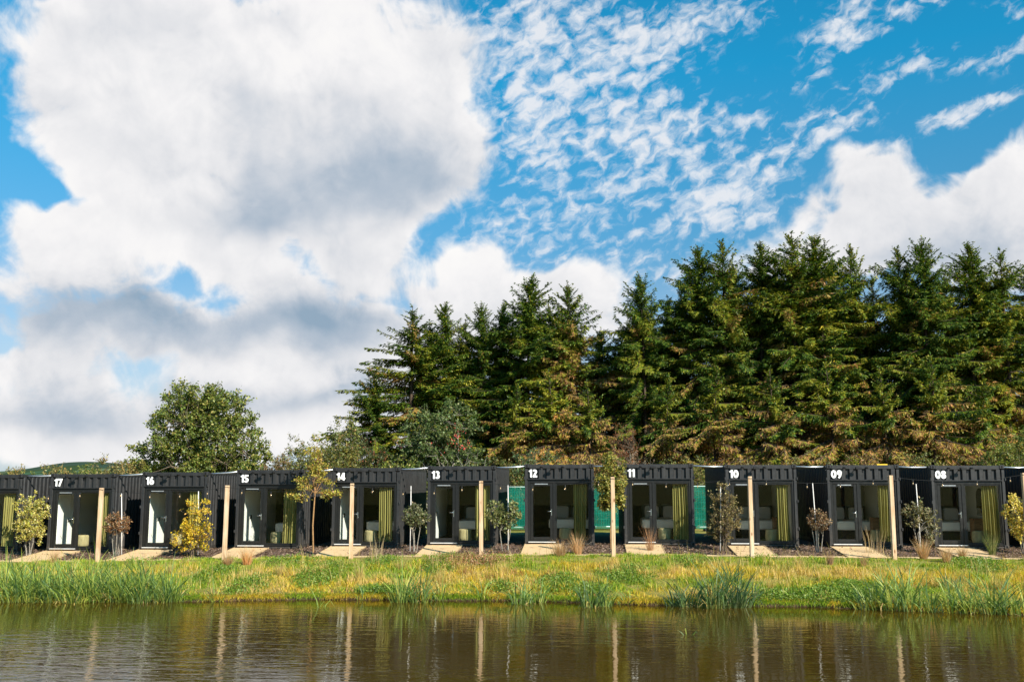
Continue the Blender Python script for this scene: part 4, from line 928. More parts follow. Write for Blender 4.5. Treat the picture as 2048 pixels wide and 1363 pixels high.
# rowan, tall thin hazels and bushes in front of the spruces
o = broad('rowan_tree', 22, 6.6, [(0, 0, 4.6, 2.0, 1.6, 1.7), (-.9, 0, 3.4, 1.5, 1.3, 1.4), (1.1, 0, 3.4, 1.5, 1.3, 1.3)], 22, 230, 17000, .13, [(.065, .095, .025), (.10, .13, .04), (.15, .145, .045), (.035, .055, .018)], (4, 3, 1, 2), M['bark_grey'], .085, 4, .42, .3, stem_spread=.55, berries=(26, (.45, .035, .015)))
put(o, 878, 50.5, 'grey green rowan with red berries in front of the spruces, behind cabin 13', 'rowan')
o = broad('hazel_tree', 23, 5.6, [(0, 0, 4.0, .75, .8, 1.7), (-.4, 0, 2.6, .9, .8, 1.3), (.35, 0, 2.9, .8, .8, 1.3)], 16, 150, 11000, .11, [(.10, .115, .025), (.17, .155, .035), (.065, .085, .022), (.21, .12, .045)], (3, 3, 3, 1), M['bark_grey'], .05, 4, .4, .25, up_=.6)
put(o, 684, 49, 'tall airy hazel with pale leaves at the left foot of the spruces, behind cabin 14', 'tree')
BUSH = [(715, 50.5, 3.0, 2.3, (4, 1, 1), 'mixed', 'dark green bush with reddish leaves beside the hazel, behind cabin 14'), (668, 48.3, 2.7, 1.4, (2, 3, 3), 'yellow', 'warm olive bush standing in front of the hazel, above the left corner of cabin 14'), (640, 47.5, 2.5, 1.7, (2, 3, 3), 'yellow', 'yellow green bush under the hazel, behind the gap of cabins 15 and 14'), (790, 49.5, 1.8, 1.8, (3, 3, 1), 'green', 'olive bush left of the rowan, above the roof of cabin 14'),
        (550, 47, 1.7, 1.3, (1, 2, 4), 'brown', 'low brown bush right of the large round tree, above cabin 15'), (600, 49, 2.9, 1.5, (2, 3, 3), 'yellow', 'loose yellowish bush behind the right edge of cabin 15'), (1075, 50, 2.2, 1.7, (4, 2, 1), 'grey', 'small grey green rowan bush above cabin 12'),
        (985, 49.5, 1.6, 2.0, (3, 3, 2), 'yellow', 'olive bush right of the rowan, above cabin 13'), (1170, 49.5, 1.6, 1.7, (2, 3, 4), 'brown', 'brown bramble bush above the right corner of cabin 12'), (1250, 50.2, 3.6, 1.0, (1, 1, 4), 'rust', 'dead rust coloured conifer bush above the cabin 11 number'),
        (1268, 48.6, 1.7, 1.5, (1, 2, 4), 'dead', 'dead grey brown brushwood behind cabin 11'), (1370, 49.5, 1.7, 1.8, (2, 3, 3), 'yellow', 'yellow green bush above the right edge of cabin 11'), (1500, 49.5, 1.5, 2.0, (1, 3, 4), 'brown', 'brown bramble bush above cabin 10'),
        (1625, 49.5, 1.7, 1.8, (2, 3, 3), 'yellow', 'olive bush above the gap between cabins 10 and 09'), (1725, 50, 1.7, 1.6, (1, 3, 4), 'brown', 'brown bush above cabin 09'), (1840, 50, 1.8, 1.9, (2, 3, 3), 'yellow', 'olive bush above the gap between cabins 09 and 08'), (1955, 49.5, 1.6, 1.2, (1, 2, 4), 'rust', 'small rusty bush above the right part of cabin 08'),
        (2010, 48.5, 2.6, 1.6, (4, 2, 1), 'green', 'glossy green bush above the right corner of cabin 08'), (2075, 49, 3.2, 1.8, (4, 2, 1), 'green', 'tall green bush at the right edge of the photo')]
PAL = {'green': (OL, (4, 4, 1.5, 2)), 'mixed': ([(.05, .07, .02), (.09, .09, .025), (.22, .07, .03), (.03, .045, .015)], (4, 3, 1.3, 2)), 'yellow': ([(.10, .105, .022), (.16, .14, .03), (.06, .08, .02), (.19, .11, .04)], (4, 3, 3, 1)), 'brown': (BR, (3, 3, 3, 1.5)),
       'grey': ([(.05, .09, .035), (.08, .12, .05), (.04, .06, .025), (.12, .12, .05)], (4, 3, 2, 1)), 'rust': ([(.20, .07, .028), (.26, .11, .045), (.12, .05, .02)], (3, 2, 2)), 'dead': ([(.20, .14, .085), (.26, .19, .12), (.14, .10, .06)], (3, 2, 2))}
for i, (px, Y, hh, rx, _, pk, lab) in enumerate(BUSH):
    pl, wt = PAL[pk]; hh = hh+1.9; cr = [(0, 0, hh*.55, rx*.8, rx*.7, hh*.42), (-rx*.45, 0, hh*.42, rx*.6, rx*.6, hh*.33), (rx*.45, .1, hh*.45, rx*.6, rx*.6, hh*.36)]
    o = broad('bush', 40+i, hh, cr, 14, int(90+50*rx*hh/2), int((1300 if pk in ('dead', 'rust') else 3000)*rx*hh/2), .10 if pk not in ('dead', 'rust') else .13, pl, wt, M['bark_grey'] if pk == 'dead' else M['bark'], .035, 4, .36, .22, stem_spread=.5, w2l=.3 if pk not in ('dead', 'rust') else .1)
    put(o, px, Y, lab, 'bush', 'bushes at the foot of the spruces')
# pale bare branches below the rowan
rng_ = random.Random(3); sg = []
for k in range(16):
    a = rng_.uniform(-1.25, 1.25); b0 = np.array([rng_.uniform(-.3, .3), 0, 0]); L_ = rng_.uniform(2.2, 3.9); d = np.array([math.sin(a), rng_.uniform(-.5, .2), math.cos(a)]); p = b0
    for j in range(5): q = p+d*L_/5; sg.append((p, q, .035*(1-j*.17), .035*(1-(j+1)*.17))); (j > 1) and sg.append((q, q+nrm(d+np.array([rng_.gauss(0, .7), 0, rng_.gauss(0, .5)]))*.7, .012, .004)); p = q; d = nrm(d+np.array([rng_.gauss(0, .16), 0, .02]))
V, Q = tubes_np(sg, 6); o = npmesh('bare_shrub', V, Q, M['bark_grey'], smooth=True); put(o, 892, 48.6, 'fan of bare grey branches below the rowan, above the 13', 'shrub')
# hedge plants behind the cabins on the far left
HL = [(5, 47, 1.25, 1.0, 'yellow', 'orange tinged hedge shrub at the far left edge of the photo'), (38, 46, 1.6, .4, 'yellow', 'tall wispy shrub above the gap left of cabin 17'), (60, 50, 1.3, 1.4, 'green', 'dark rounded bush left of cabin 17 below the hill'), (100, 46, 1.75, .8, 'yellow', 'pale yellow arching shrub above the left corner of cabin 17'),
      (135, 46, 1.35, .6, 'yellow', 'low yellow hedge shrub above the middle of cabin 17'), (178, 62, 2.0, 1.0, 'green', 'round light green bush in front of the far hill, above cabin 17'), (218, 46, 1.7, 1.1, 'yellow', 'tall yellow hedge shrub above the right edge of cabin 17'), (262, 46.5, 1.5, 1.1, 'yellow', 'yellow green hedge shrub at the left side of the large round tree')]
for i, (px, Y, hh, rx, pk, lab) in enumerate(HL):
    pl, wt = PAL[pk]; hh += 1.95 if px < 30 or px > 200 else 1.6; o = broad('hedge_shrub', 70+i, hh, [(0, 0, hh*.6, rx, rx*.7, hh*.38), (0, 0, hh*.4, rx*1.1, rx*.7, hh*.3)], 10, int(90*rx+60), int(5200*rx+2200), .09, pl if pk != 'yellow' else [(.17, .14, .04), (.24, .18, .06), (.12, .12, .035), (.24, .13, .05)], wt, M['bark'], .025, 3, .34, .3, up_=.7)
    put(o, px, Y, lab, 'shrub', 'hedge shrubs behind the left cabins')

# ------------------------------------------------------------------ young plants in the bark bed
SY_ = 34.25
def young(px, top, base, label, cat='shrub', name='young_shrub', Y=SY_, **kw):
    p, q = at(px, top, Y), at(px, base, Y); h = p.z-gzf(q.x, Y); o = kw.pop('make')(h); put(o, px, Y, label, cat, 'young shrubs planted between the cabins', py=base); return o
PALE = [(.44, .35, .08), (.36, .31, .05), (.50, .42, .17), (.22, .21, .04)]
def vase(seed, pal, wt, low=.16, rx=.42, n=2300, ls=.085, nc=95, bark=None, stems=5, spread=.28, cap=None, w2l=.3, bare=0.0, rc=.15, tr=.017):
    return lambda h: broad('young_shrub', seed, h, cap(h) if cap else [(0, 0, h*.62, rx, rx*.9, h*.36), (0, 0, h*.36, rx*.72, rx*.7, h*.22)], stems*3, int(nc*1.5), int(n*2.4), ls*.84, pal, wt, bark or M['bark_grey'], tr, stems, rc, low if low < .3 else low, stem_spread=spread, w2l=w2l, up_=.5, leaf_part='leaves', bare=bare)
young(57, 985, 1101, 'pale cream and yellow leaved shrub between the cut off cabin and cabin 17', make=vase(101, PALE, (4, 4, 3, 1.5), rx=.58, n=2600, nc=120, low=.22))
young(233, 1030, 1100, 'reddish leaved shrub on thin bare stems between cabins 17 and 16', make=vase(102, [(.20, .11, .05), (.15, .065, .03), (.24, .16, .08), (.09, .05, .025)], (3, 3, 2, 2), rx=.40, n=900, nc=52, low=.5, cap=lambda h: [(0, 0, h*.76, .42, .38, h*.26)], ls=.085))
young(385, 980, 1111, 'bright yellow autumn shrub with twiggy top in front of cabin 16', Y=33.8, make=vase(103, YE, (5, 3, 1, 2), n=2900, nc=150, ls=.08, low=.15, stems=7, spread=.32, cap=lambda h: [(-.05, 0, h*.24, .72, .55, h*.22), (.0, 0, h*.36, .60, .5, h*.20), (.05, 0, h*.62, .52, .4, h*.34)], bare=.75, bark=M['bark']))
young(830, 1012, 1092, 'small olive shrub on three bare stems left of cabin 13', make=vase(104, [(.075, .085, .03), (.12, .125, .05), (.19, .17, .09), (.04, .045, .018)], (3, 3, 2, 2), n=800, nc=50, low=.45, stems=3, spread=.22, cap=lambda h: [(0, 0, h*.74, .45, .4, h*.24)], ls=.10))
young(1008, 998, 1090, 'green large leaved shrub on forked stems in front of the right edge of cabin 13', make=vase(105, [(.075, .095, .035), (.12, .135, .055), (.20, .19, .09), (.035, .05, .018)], (3, 3, 2, 2), n=900, nc=58, low=.38, stems=3, spread=.32, cap=lambda h: [(-.30, 0, h*.70, .26, .28, h*.27), (.24, 0, h*.72, .26, .28, h*.28), (0, 0, h*.55, .28, .28, h*.2)], ls=.12, w2l=.28))
young(1447, 968, 1096, 'large brownish twiggy shrub in front of the left side of cabin 10', make=vase(106, [(.17, .125, .045), (.23, .17, .07), (.10, .085, .03), (.07, .045, .02)], (3, 2, 3, 2), n=1700, nc=120, low=.14, stems=7, spread=.30, rx=.6, ls=.075, cap=lambda h: [(0, 0, h*.42, .55, .5, h*.34), (.05, 0, h*.74, .42, .4, h*.25), (.4, 0, h*.55, .3, .3, h*.2)], bark=M['bark']))
young(1637, 1022, 1093, 'small reddish brown shrub between cabins 10 and 09', make=vase(107, [(.21, .12, .06), (.15, .07, .035), (.25, .17, .09), (.08, .045, .025)], (3, 3, 2, 2), n=800, nc=48, low=.5, stems=4, cap=lambda h: [(0, 0, h*.74, .38, .34, h*.26)], ls=.08))
young(1843, 1002, 1091, 'open olive shrub with large leaves left of cabin 08', make=vase(108, [(.10, .095, .04), (.16, .14, .065), (.24, .20, .11), (.05, .045, .02)], (3, 3, 2, 2), n=620, nc=46, low=.35, stems=3, spread=.4, cap=lambda h: [(-.25, 0, h*.72, .32, .25, h*.26), (.30, 0, h*.50, .28, .25, h*.36), (0, 0, h*.8, .2, .2, h*.18)], ls=.115, w2l=.26))
young(2048, 982, 1078, 'pale yellow leaved shrub cut by the right edge, beside cabin 08', make=vase(109, PALE, (4, 4, 3, 1.5), rx=.5, n=2200, nc=105, low=.25))
def tiered(h):
    cr = [(-.55, 0, h*.47, .52, .3, .13), (.62, 0, h*.50, .45, .3, .12), (-.3, 0, h*.56, .35, .25, .14), (0, 0, h*.70, .42, .3, h*.08), (-.05, 0, h*.84, .30, .28, h*.08), (0, 0, h*.95, .10, .10, h*.05), (-.45, 0, h*.60, .4, .25, .12), (.4, 0, h*.60, .35, .25, .12)]
    return broad('young_tree', 110, h, cr, 26, 140, 2900, .08, [(.20, .19, .03), (.28, .24, .04), (.12, .13, .03), (.30, .18, .04)], (4, 3, 2, 1), M['bark_orange'], .030, 1, .17, .45, up_=-.1, leaf_part='crown', w2l=.28)
young(627, 872, 1093, 'young tree with level tiers of yellowing leaves between cabins 15 and 14', 'young tree', make=tiered)
def pear(h):
    cr = [(0, 0, h*.62, .50, .4, h*.12), (.10, 0, h*.50, .36, .3, h*.10), (.0, 0, h*.80, .24, .22, h*.13), (.36, 0, h*.74, .18, .2, h*.12), (0, 0, h*.95, .10, .1, h*.06), (-.2, 0, h*.45, .3, .25, h*.07)]
    return broad('young_tree', 111, h, cr, 22, 200, 6500, .10, [(.12, .125, .03), (.19, .18, .04), (.07, .085, .02), (.27, .23, .06)], (3, 3, 2, 1.5), M['bark_orange'], .032, 1, .16, .40, lean=.06, up_=.3, leaf_part='crown', w2l=.3)
young(1222, 896, 1091, 'slim young tree with glossy yellow green leaves left of cabin 11', 'young tree', make=pear)
# ------------------------------------------------------------------ bark mulch, grass bank, reeds, tufts
rngG = np.random.default_rng(77)
def blades_np(P, az, lean, L, Wd, col, curl=.5, tipcol=None):
    """grass blades: two bent quads each; az and lean give the way a blade leans"""
    n = len(P); up = np.array([0, 0, 1.]); dh = np.stack([np.cos(az), np.sin(az), 0*az], 1); sd = np.stack([-np.sin(az+rngG.normal(0, .9, n)), np.cos(az+rngG.normal(0, .9, n)), 0*az], 1); L = L[:, None]; Wd = Wd[:, None]; le = lean[:, None]
    m = P+L*.55*(up*np.cos(le)+dh*np.sin(le)); l2 = np.minimum(le*(1+curl)+curl*.5, 2.4); t = m+L*.45*(up*np.cos(l2)+dh*np.sin(l2))
    V = np.stack([P-sd*Wd*.5, P+sd*Wd*.5, m+sd*Wd*.42, m-sd*Wd*.42, t+sd*Wd*.06, t-sd*Wd*.06], 1).reshape(-1, 3)
    b = np.arange(n)[:, None]*6; Q = np.concatenate([b+np.array([[0, 1, 2, 3]]), b+np.array([[3, 2, 4, 5]])], 1).reshape(-1, 4)
    c = np.repeat(col[:, None, :], 6, 1)
    if tipcol is not None: c[:, 4:, :] = tipcol[:, None, :]; c[:, 2:4, :] = (.6*col+.4*tipcol)[:, None, :]
    return V, Q, c.reshape(-1, 3)
def join(parts):
    o = 0; Vs = []; Qs = []; Cs = []
    for V, Q, c in parts: Vs.append(V); Qs.append(Q+o); Cs.append(c); o += len(V)
    return np.concatenate(Vs), np.concatenate(Qs), np.concatenate(Cs)
def pt(px, py, Y=None):
    """where the pixel's ray meets the bank"""
    d = ray(px, py); lo, hi = 20/d.y, 34/d.y
    for k in range(40):
        m = (lo+hi)/2; z = CZ+d.z*m; g = max(gzf(d.x*m, d.y*m), WZ)
        if z > g: lo = m
        else: hi = m
    return Vector((d.x*m, d.y*m, max(z, WZ-.15)))
STRAW = np.array([(.52, .40, .13), (.64, .50, .20), (.44, .34, .08), (.56, .38, .16)]); GREEN = np.array([(.16, .28, .016), (.24, .35, .022), (.11, .20, .016), (.34, .39, .03)])
GOLD = np.array([(.48, .40, .03), (.58, .43, .04), (.40, .39, .03), (.52, .34, .055)]); RUST = np.array([(.36, .16, .08), (.27, .15, .06), (.42, .23, .12)])
def sel(pal, n): return pal[rngG.integers(0, len(pal), n)]
def build_grass():
    n = 260000; x = rngG.uniform(-21.5, 17.5, n); u = rngG.random(n); ys = shore(x); y = ys-.02+(32.66+.5*np.clip((5-x)/3, 0, 1)-ys)*u
    keep = np.ones(n, bool)
    t = (y-ys)/(32.5-ys)
    for (k, cx) in CAB: pass
    p1 = fbm(x*.55, y*.8, 21, 4); p2 = fbm(x*1.7+9, y*2.2, 33, 3); p3 = fbm(x*.9+40, y*1.1, 51, 3)
    gfrac = np.clip(.43+1.1*np.exp(-((t-1.0)/.16)**2)+(p1-.47)*4.6*np.clip(t*3+.3, 0, 1)+np.where(x < -10.5, .45*np.exp(-((t-.2)/.4)**2), 0)-.42*np.exp(-(t/.28)**2)*((x > -10.5) & (x < 6)), 0, .95)
    sfrac = np.clip(.08+(p3-.5)*3.4+.06*(t > .4), .03, .8); rf = np.clip((p2-.66)*4+.9*np.exp(-((x+3.2)/1.0)**2-((t-.72)/.22)**2), 0, .8)
    r = rngG.random(n); isg = r < gfrac; r2 = rngG.random(n); iss = ~isg & (r2 < sfrac); isr = ~isg & (rngG.random(n) < rf)
    col = np.where(isg[:, None], sel(GREEN, n), np.where(isr[:, None], sel(RUST, n), np.where(iss[:, None], sel(STRAW, n), sel(GOLD, n))))
    col = np.clip(col*(1+.2*rngG.standard_normal((n, 1))), .01, 1)
    L = np.where(isg, rngG.uniform(.08, .24, n), np.where(iss, rngG.uniform(.12, .42, n), rngG.uniform(.10, .28, n)))*(.75+.7*p2)
    tus = np.clip((fbm(x*2.6+3, y*3.2, 91, 3)-.34)*3.0, .12, 1.35); L *= .78*tus+.18; L *= np.clip(.45+.55*np.minimum(1, t*3.2), .3, 1); L *= np.interp(t, [0, .72, .9, 1], [1, .95, .62, .5])
    W_ = np.where(iss, rngG.uniform(.007, .013, n), rngG.uniform(.009, .018, n)); lean = np.abs(rngG.normal(.25, .28, n)); az = rngG.uniform(0, 2*np.pi, n)
    z = gz(x, y)-.02; P = np.stack([x, y, z], 1)[keep]
    parts = [blades_np(P, az, lean, L, W_, col, .6, np.clip(col*np.array([[1.15, 1.05, .9]]), 0, 1))]
    # leaves overhanging the water's edge
    m = 26000; x = rngG.uniform(-21, 17, m); y = shore(x)+rngG.uniform(-.03, .22, m); P = np.stack([x, y, gz(x, y)-.03], 1); c = np.where((fbm(x*.8, y, 61, 3) > .53)[:, None], sel(GREEN, m), sel(GOLD, m))
    parts.append(blades_np(P, rngG.normal(-np.pi/2, .7, m), rngG.uniform(.5, 1.5, m), rngG.uniform(.10, .26, m), rngG.uniform(.008, .016, m), np.clip(c*rngG.uniform(.8, 1.3, (m, 1)), 0, 1), .9))
    # tall straw stems with seed heads
    m = 3000; x = rngG.uniform(-21, 17, m); ys = shore(x); y = ys+(31.6-ys)*rngG.random(m)**.8; ok = fbm(x*.7+4, y*.9, 71, 3) > .47; x, y = x[ok], y[ok]; m = len(x); P = np.stack([x, y, gz(x, y)-.02], 1); c = np.clip(sel(STRAW, m)*rngG.uniform(.7, 1.2, (m, 1)), 0, 1)
    parts.append(blades_np(P, rngG.uniform(0, 6.28, m), np.abs(rngG.normal(.12, .16, m)), rngG.uniform(.35, .72, m), rngG.uniform(.006, .010, m), c, .4, np.clip(c*1.1, 0, 1)))
    V, Q, Cc = join(parts); tag(npmesh('grass', V, Q, M['blade'], col=Cc), kind='stuff')
build_grass()
def build_cover():
    """low leafy weeds in patches on the bank"""
    pat = [(1115, 1168, 40, 22), (1290, 1108, 40, 14), (640, 1150, 45, 30), (760, 1125, 40, 14), (1250, 1150, 60, 22), (1650, 1195, 90, 20), (900, 1120, 50, 18), (880, 1140, 30, 14), (500, 1170, 40, 25), (1560, 1195, 50, 16), (590, 1118, 60, 12), (1390, 1125, 50, 12), (300, 1120, 50, 10), (1180, 1180, 40, 14), (760, 1185, 50, 14), (1700, 1180, 60, 20), (1960, 1130, 50, 14), (1520, 1112, 40, 10), (430, 1150, 40, 20), (1000, 1175, 30, 12)]
    P = []; Cs = []
    for px, py, rx, ry in pat:
        k = int(rx*ry*3.0); a = rngG.uniform(0, 6.28, k); q = np.sqrt(rngG.random(k)); c = pt(px, py); 
        sx = rx/70; e = pt(px, py-ry*.8); sy = max(.25, abs(e.y-c.y))
        x = c.x+sx*q*np.cos(a)+rngG.normal(0, .1, k); y = c.y+sy*q*np.sin(a)+rngG.normal(0, .08, k); ok = (y < 32.45) & (y > shore(x)+.03); x, y, q = x[ok], y[ok], q[ok]; k = len(x)
        P.append(np.stack([x, y, gz(x, y)+rngG.uniform(.03, .20, k)*(1.1-.6*q)], 1)); Cs.append(np.clip(sel(np.array([(.11, .20, .012), (.16, .25, .016), (.08, .15, .012), (.22, .26, .025)]), k)*rngG.uniform(.75, 1.3, (k, 1)), 0, 1))
    k = 2600; c = pt(945, 1128); x = c.x+rngG.normal(0, .62, k); y = c.y+rngG.normal(0, .38, k); P.append(np.stack([x, y, gz(x, y)+rngG.uniform(.03, .26, k)], 1)); Cs.append(np.clip(sel(np.array([(.34, .14, .07), (.24, .14, .05), (.15, .17, .035), (.42, .21, .11)]), k)*rngG.uniform(.75, 1.3, (k, 1)), 0, 1))
    P = np.concatenate(P); Cs = np.concatenate(Cs); n = len(P)
    V, Q, Cc = leaves_np(P, rngG.normal(0, 1, (n, 3))+np.array([0, 0, .3]), rngG.normal(0, .5, (n, 3))+np.array([0, -.3, .9]), rngG.uniform(.035, .075, n), rngG.uniform(.012, .022, n), Cs, .2)
    tag(npmesh('weeds', V, Q, M['leaf'], col=Cc), kind='stuff')
build_cover()
def build_mulch():
    n = 42000; x = rngG.uniform(-23, 19, n); y = 33.35+rngG.random(n)**1.15*3.4; y += 0*x
    z = gz(x, y)+rngG.uniform(.004, .03, n); c = np.clip(sel(np.array([(.17, .105, .075), (.25, .165, .125), (.09, .055, .04), (.38, .28, .22), (.06, .04, .03)]), n)*rngG.uniform(.7, 1.25, (n, 1)), 0, 1)
    a = rngG.uniform(0, 6.28, n); D = np.stack([np.cos(a), np.sin(a), rngG.normal(0, .3, n)], 1)
    V, Q, Cc = leaves_np(np.stack([x, y, z], 1), D, rngG.normal(0, .55, (n, 3))+np.array([0, 0, 1.]), rngG.uniform(.05, .13, n), rngG.uniform(.010, .024, n), c, .1)
    tag(npmesh('bark_mulch', V, Q, M['blade'], col=Cc), kind='stuff')
build_mulch()
REED = np.array([(.12, .21, .05), (.17, .27, .055), (.085, .16, .06), (.24, .32, .055), (.32, .36, .07)])
REED_D = np.array([(.055, .115, .045), (.08, .155, .05), (.04, .085, .045), (.12, .20, .06)])
def reed(px, py, hpx, wpx, n, label, group='reed clumps along the shore', dead=.12, seed=0, stiff=.16, name='reed_clump'):
    c = pt(px, py); k = (c.y*.99)/F; h = hpx*k*1.3; r = wpx*k*.45; n = int(n*.75); q = np.sqrt(rngG.random(n)); a = rngG.uniform(0, 6.28, n)
    x = r*q*np.cos(a); y = .55*r*q*np.sin(a); P = np.stack([x, y, np.maximum(gz(x+c.x, y+c.y), WZ-.1)-max(c.z, WZ)-.05], 1)
    isd = rngG.random(n) < dead; col = np.where(isd[:, None], sel(STRAW, n)*.9, sel(REED if not any(w in label for w in ('dark', 'blue green', 'arching')) else REED_D, n)); col = np.clip(col*rngG.uniform(.8, 1.2, (n, 1)), 0, 1); L = h*np.where(isd, rngG.uniform(.3, .7, n), rngG.uniform(.5, 1.12, n))*(1.05-.35*q)
    out = np.arctan2(y*1.8, x)+rngG.normal(0, .7, n); lean = np.abs(rngG.normal(stiff+.22*q, .12, n))*np.where(isd, 2.6, 1)
    # three segment blades
    up = np.array([0, 0, 1.]); dh = np.stack([np.cos(out), np.sin(out), 0*out], 1); f = rngG.uniform(0, np.pi, n); sd = np.stack([np.cos(f), np.sin(f)*.6, 0*f], 1); w = rngG.uniform(.018, .036, n)*(1 if h > .5 else .7)
    curl = rngG.random(n)**2*1.5; prev = P; rows = [P]
    for j, (s, g) in enumerate(((.42, 1), (.33, 1.0), (.25, 1.0))):
        le = lean*(1+.9*j)+curl*(j == 2)*1.0+curl*(j == 1)*.35; prev = prev+(L*s)[:, None]*(up*np.cos(le)[:, None]+dh*np.sin(le)[:, None]); rows.append(prev)
    ww = [.8, 1.0, .75, .10]; V = np.stack([v for j, p in enumerate(rows) for v in (p-sd*(w*ww[j]*.5)[:, None], p+sd*(w*ww[j]*.5)[:, None])], 1).reshape(-1, 3)
    b = np.arange(n)[:, None]*8; Q = np.concatenate([b+np.array([[2*j, 2*j+1, 2*j+3, 2*j+2]]) for j in range(3)], 1).reshape(-1, 4)
    Cc = np.repeat(col[:, None], 8, 1); Cc[:, :2] = Cc[:, :2]*.6+np.array([.42, .38, .08])*.4; Cc[:, 6:] = Cc[:, 6:]*.8+np.array([.40, .32, .11])*.2
    o = npmesh(name, V, Q, M['blade'], col=Cc.reshape(-1, 3)); o.location = (c.x, c.y, max(c.z, WZ)); tag(o, label, 'reeds', group); return o
for i in range(17):
    px = 6+i*20.5+rngT.uniform(-5, 5); py = 1203+rngT.uniform(-3, 2)
    reed(px, py, rngT.uniform(74, 96), 44, 95, 'tall green reed clump in the dense reed bed on the left shore', 'reed clumps of the dense bed on the left shore')
for i in range(9):
    px = 15+i*34+rngT.uniform(-8, 8); reed(px, 1180+rngT.uniform(-5, 5), rngT.uniform(62, 84), 44, 70, 'shorter reed clump behind the dense reed bed on the left shore', 'reed clumps at the back of the left bed')
RD = [(345, 1202, 62, 40, 55, 'reed clump at the right end of the left reed bed'), (432, 1200, 40, 30, 26, 'small reed tuft at the water edge below the yellow shrub'), (640, 1213, 44, 22, 14, 'few reed blades standing in the water below cabin 15'), (725, 1196, 32, 20, 16, 'small yellow reed tuft at the shore below cabin 14'),
      (806, 1203, 88, 48, 110, 'tall reed clump at the shore below cabin 13, left of two'), (842, 1204, 72, 44, 80, 'bright reed clump with fallen yellow blades, right of two below cabin 13'), (882, 1200, 46, 28, 32, 'small reed tuft below the door of cabin 13'), (965, 1192, 42, 26, 26, 'short reed tuft on the bank below the post by cabin 13'),
      (1040, 1207, 66, 44, 80, 'reed clump at the shore below the left edge of cabin 12'), (1072, 1204, 74, 36, 64, 'upright reed clump below the ramp of cabin 12'), (1180, 1213, 66, 42, 90, 'blue green reed clump below the right edge of cabin 12'), (1208, 1211, 74, 36, 70, 'reed clump leaning right, left of the post by cabin 11'), (1255, 1206, 40, 22, 20, 'thin reed tuft at the shore below the post by cabin 11'),
      (1352, 1212, 60, 36, 60, 'thin reed clump left of the largest dark green clump'), (1380, 1213, 78, 40, 80, 'arching reed clump touching the largest dark green clump'), (1430, 1215, 92, 62, 190, 'largest dark green reed clump, below cabin 10'), (1470, 1214, 96, 58, 170, 'tall dark reed clump at the right side of the largest one'), (1502, 1211, 56, 36, 56, 'short reed clump at the right end of the large dark group'),
      (1650, 1214, 30, 18, 12, 'tiny reed tuft below cabin 09'), (1742, 1218, 62, 52, 84, 'fan shaped reed clump at the shore below the post by cabin 09'), (1785, 1216, 84, 44, 100, 'tall reed clump below the gap of cabins 09 and 08, left of two'), (1815, 1216, 92, 42, 100, 'tall upright reed clump below the gap of cabins 09 and 08, right of two'), (1862, 1222, 62, 46, 76, 'yellow based reed clump below the left part of cabin 08'),
      (1905, 1223, 66, 44, 76, 'reed clump at the shore below the door of cabin 08'), (1938, 1224, 84, 44, 90, 'tall reed clump below the window of cabin 08'), (1985, 1225, 90, 50, 110, 'tall reed clump below the right edge of cabin 08'), (2015, 1226, 70, 40, 80, 'reed clump near the right edge of the photo'), (2044, 1227, 66, 40, 70, 'reed clump cut by the right edge of the photo'), (1378, 1268, 34, 24, 9, 'few sparse blades standing out in the pond below cabin 11'),
      (1460, 1165, 46, 40, 60, 'reed clump growing on the bank behind the largest dark one'), (1900, 1180, 44, 50, 60, 'reed clump growing on the bank above the shore by cabin 08'), (1770, 1180, 46, 40, 55, 'reed clump growing on the bank by the gap of cabins 09 and 08')]
for px, py, h, w_, n, lab in RD: reed(px, py, h, w_, n, lab)
TUFT = [(455, 1132, 32, 44, 'orange'), (494, 1128, 40, 56, 'orange'), (1120, 1112, 38, 60, 'orange'), (1155, 1108, 46, 56, 'orange'), (1847, 1118, 44, 46, 'orange'), (1893, 1124, 34, 44, 'orange'), (1925, 1118, 28, 34, 'orange'), (1660, 1128, 32, 34, 'brown'), (1728, 1132, 28, 26, 'brown'), (755, 1122, 62, 36, 'stalk'), (1712, 1098, 52, 46, 'stalk'), (1300, 1104, 52, 40, 'brown'), (1985, 1112, 50, 40, 'green'), (108, 1106, 34, 30, 'brown'), (940, 1120, 28, 50, 'brown'), (340, 1150, 30, 30, 'straw'), (720, 1160, 44, 44, 'straw'), (800, 1140, 30, 40, 'straw'), (880, 1165, 30, 44, 'straw'), (1010, 1150, 36, 44, 'straw'), (1600, 1140, 34, 44, 'straw'), (1350, 1150, 34, 40, 'straw'), (560, 1150, 34, 40, 'straw'), (1540, 1180, 30, 40, 'straw'), (2000, 1180, 36, 40, 'straw')]
TP = {'orange': np.array([(.60, .33, .15), (.68, .42, .22), (.50, .26, .11), (.64, .47, .28)]), 'brown': np.array([(.38, .20, .11), (.46, .28, .17), (.28, .15, .09)]), 'stalk': np.array([(.52, .37, .20), (.42, .28, .14), (.60, .46, .28)]), 'green': np.array([(.14, .19, .04), (.2, .24, .05), (.42, .34, .15)]), 'straw': STRAW}
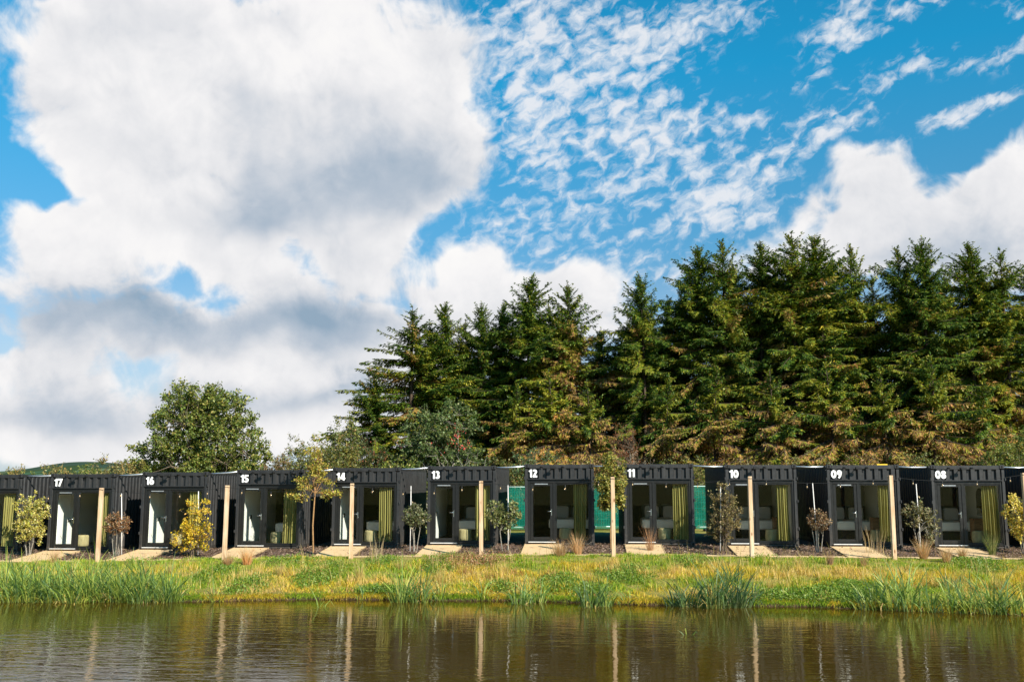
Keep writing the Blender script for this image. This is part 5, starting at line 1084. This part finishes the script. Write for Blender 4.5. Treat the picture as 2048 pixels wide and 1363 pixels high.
TL = {(455, 1132): 'small orange grass tuft left of the pair before the ramp of cabin 15', (494, 1128): 'larger orange grass tuft right of the pair before the ramp of cabin 15', (1120, 1112): 'orange grass tuft at the ramp of cabin 12', (1155, 1108): 'feathery orange grass tuft below the curtain of cabin 12', (1847, 1118): 'orange grass tuft under the shrub left of cabin 08', (1893, 1124): 'low orange grass tuft before the ramp of cabin 08', (1925, 1118): 'smallest orange grass tuft at the ramp of cabin 08',
      (1660, 1128): 'brown dry tuft before the ramp of cabin 09', (1728, 1132): 'small brown dry tuft before cabin 09', (755, 1122): 'thin dry stalks before the pouf of cabin 14', (1712, 1098): 'dry seed head stalks before the door of cabin 09', (1300, 1104): 'reddish dry stalks before the ramp of cabin 11', (1985, 1112): 'green grass tuft before the right edge of cabin 08', (108, 1106): 'reddish dry stalks at the left corner of cabin 17', (940, 1120): 'reddish dry tuft before the ramp of cabin 13'}
for i, (px, py, hp, wp, kd) in enumerate(TUFT):
    c = pt(px, py) if py > 1110 else atz(px, py, zb(0)-.15); 
    if py <= 1110: c = Vector((c.x, min(c.y, 33.9), gzf(c.x, min(c.y, 33.9))))
    k = c.y*.99/F; n = {'orange': 260, 'straw': 130, 'stalk': 26, 'brown': 90, 'green': 150}[kd]; h = hp*k; r = wp*k*.5; a = rngG.uniform(0, 6.28, n); q = np.sqrt(rngG.random(n)); sp = .25 if kd != 'stalk' else .7
    P = np.stack([sp*r*q*np.cos(a), sp*.8*r*q*np.sin(a), np.full(n, -.04)], 1); col = np.clip(sel(TP[kd], n)*rngG.uniform(.75, 1.2, (n, 1)), 0, 1)
    lm = math.atan2(r*.75, h) if kd != 'stalk' else .12
    V, Q, Cc = blades_np(P, a+rngG.normal(0, .3, n), np.abs(rngG.normal(lm*.75, lm*.35, n))*(.3+.7*q), h*rngG.uniform(.55, 1.15, n), np.full(n, .0075 if kd != 'stalk' else .014), col, .35)
    o = npmesh('grass_tuft', V, Q, M['blade'], col=Cc); o.location = c; tag(o, TL.get((px, py), 'straw coloured grass tuft standing out of the bank'), 'grass tuft', 'dry grass tufts on the bank' if (px, py) in TL else 'straw tufts on the bank')
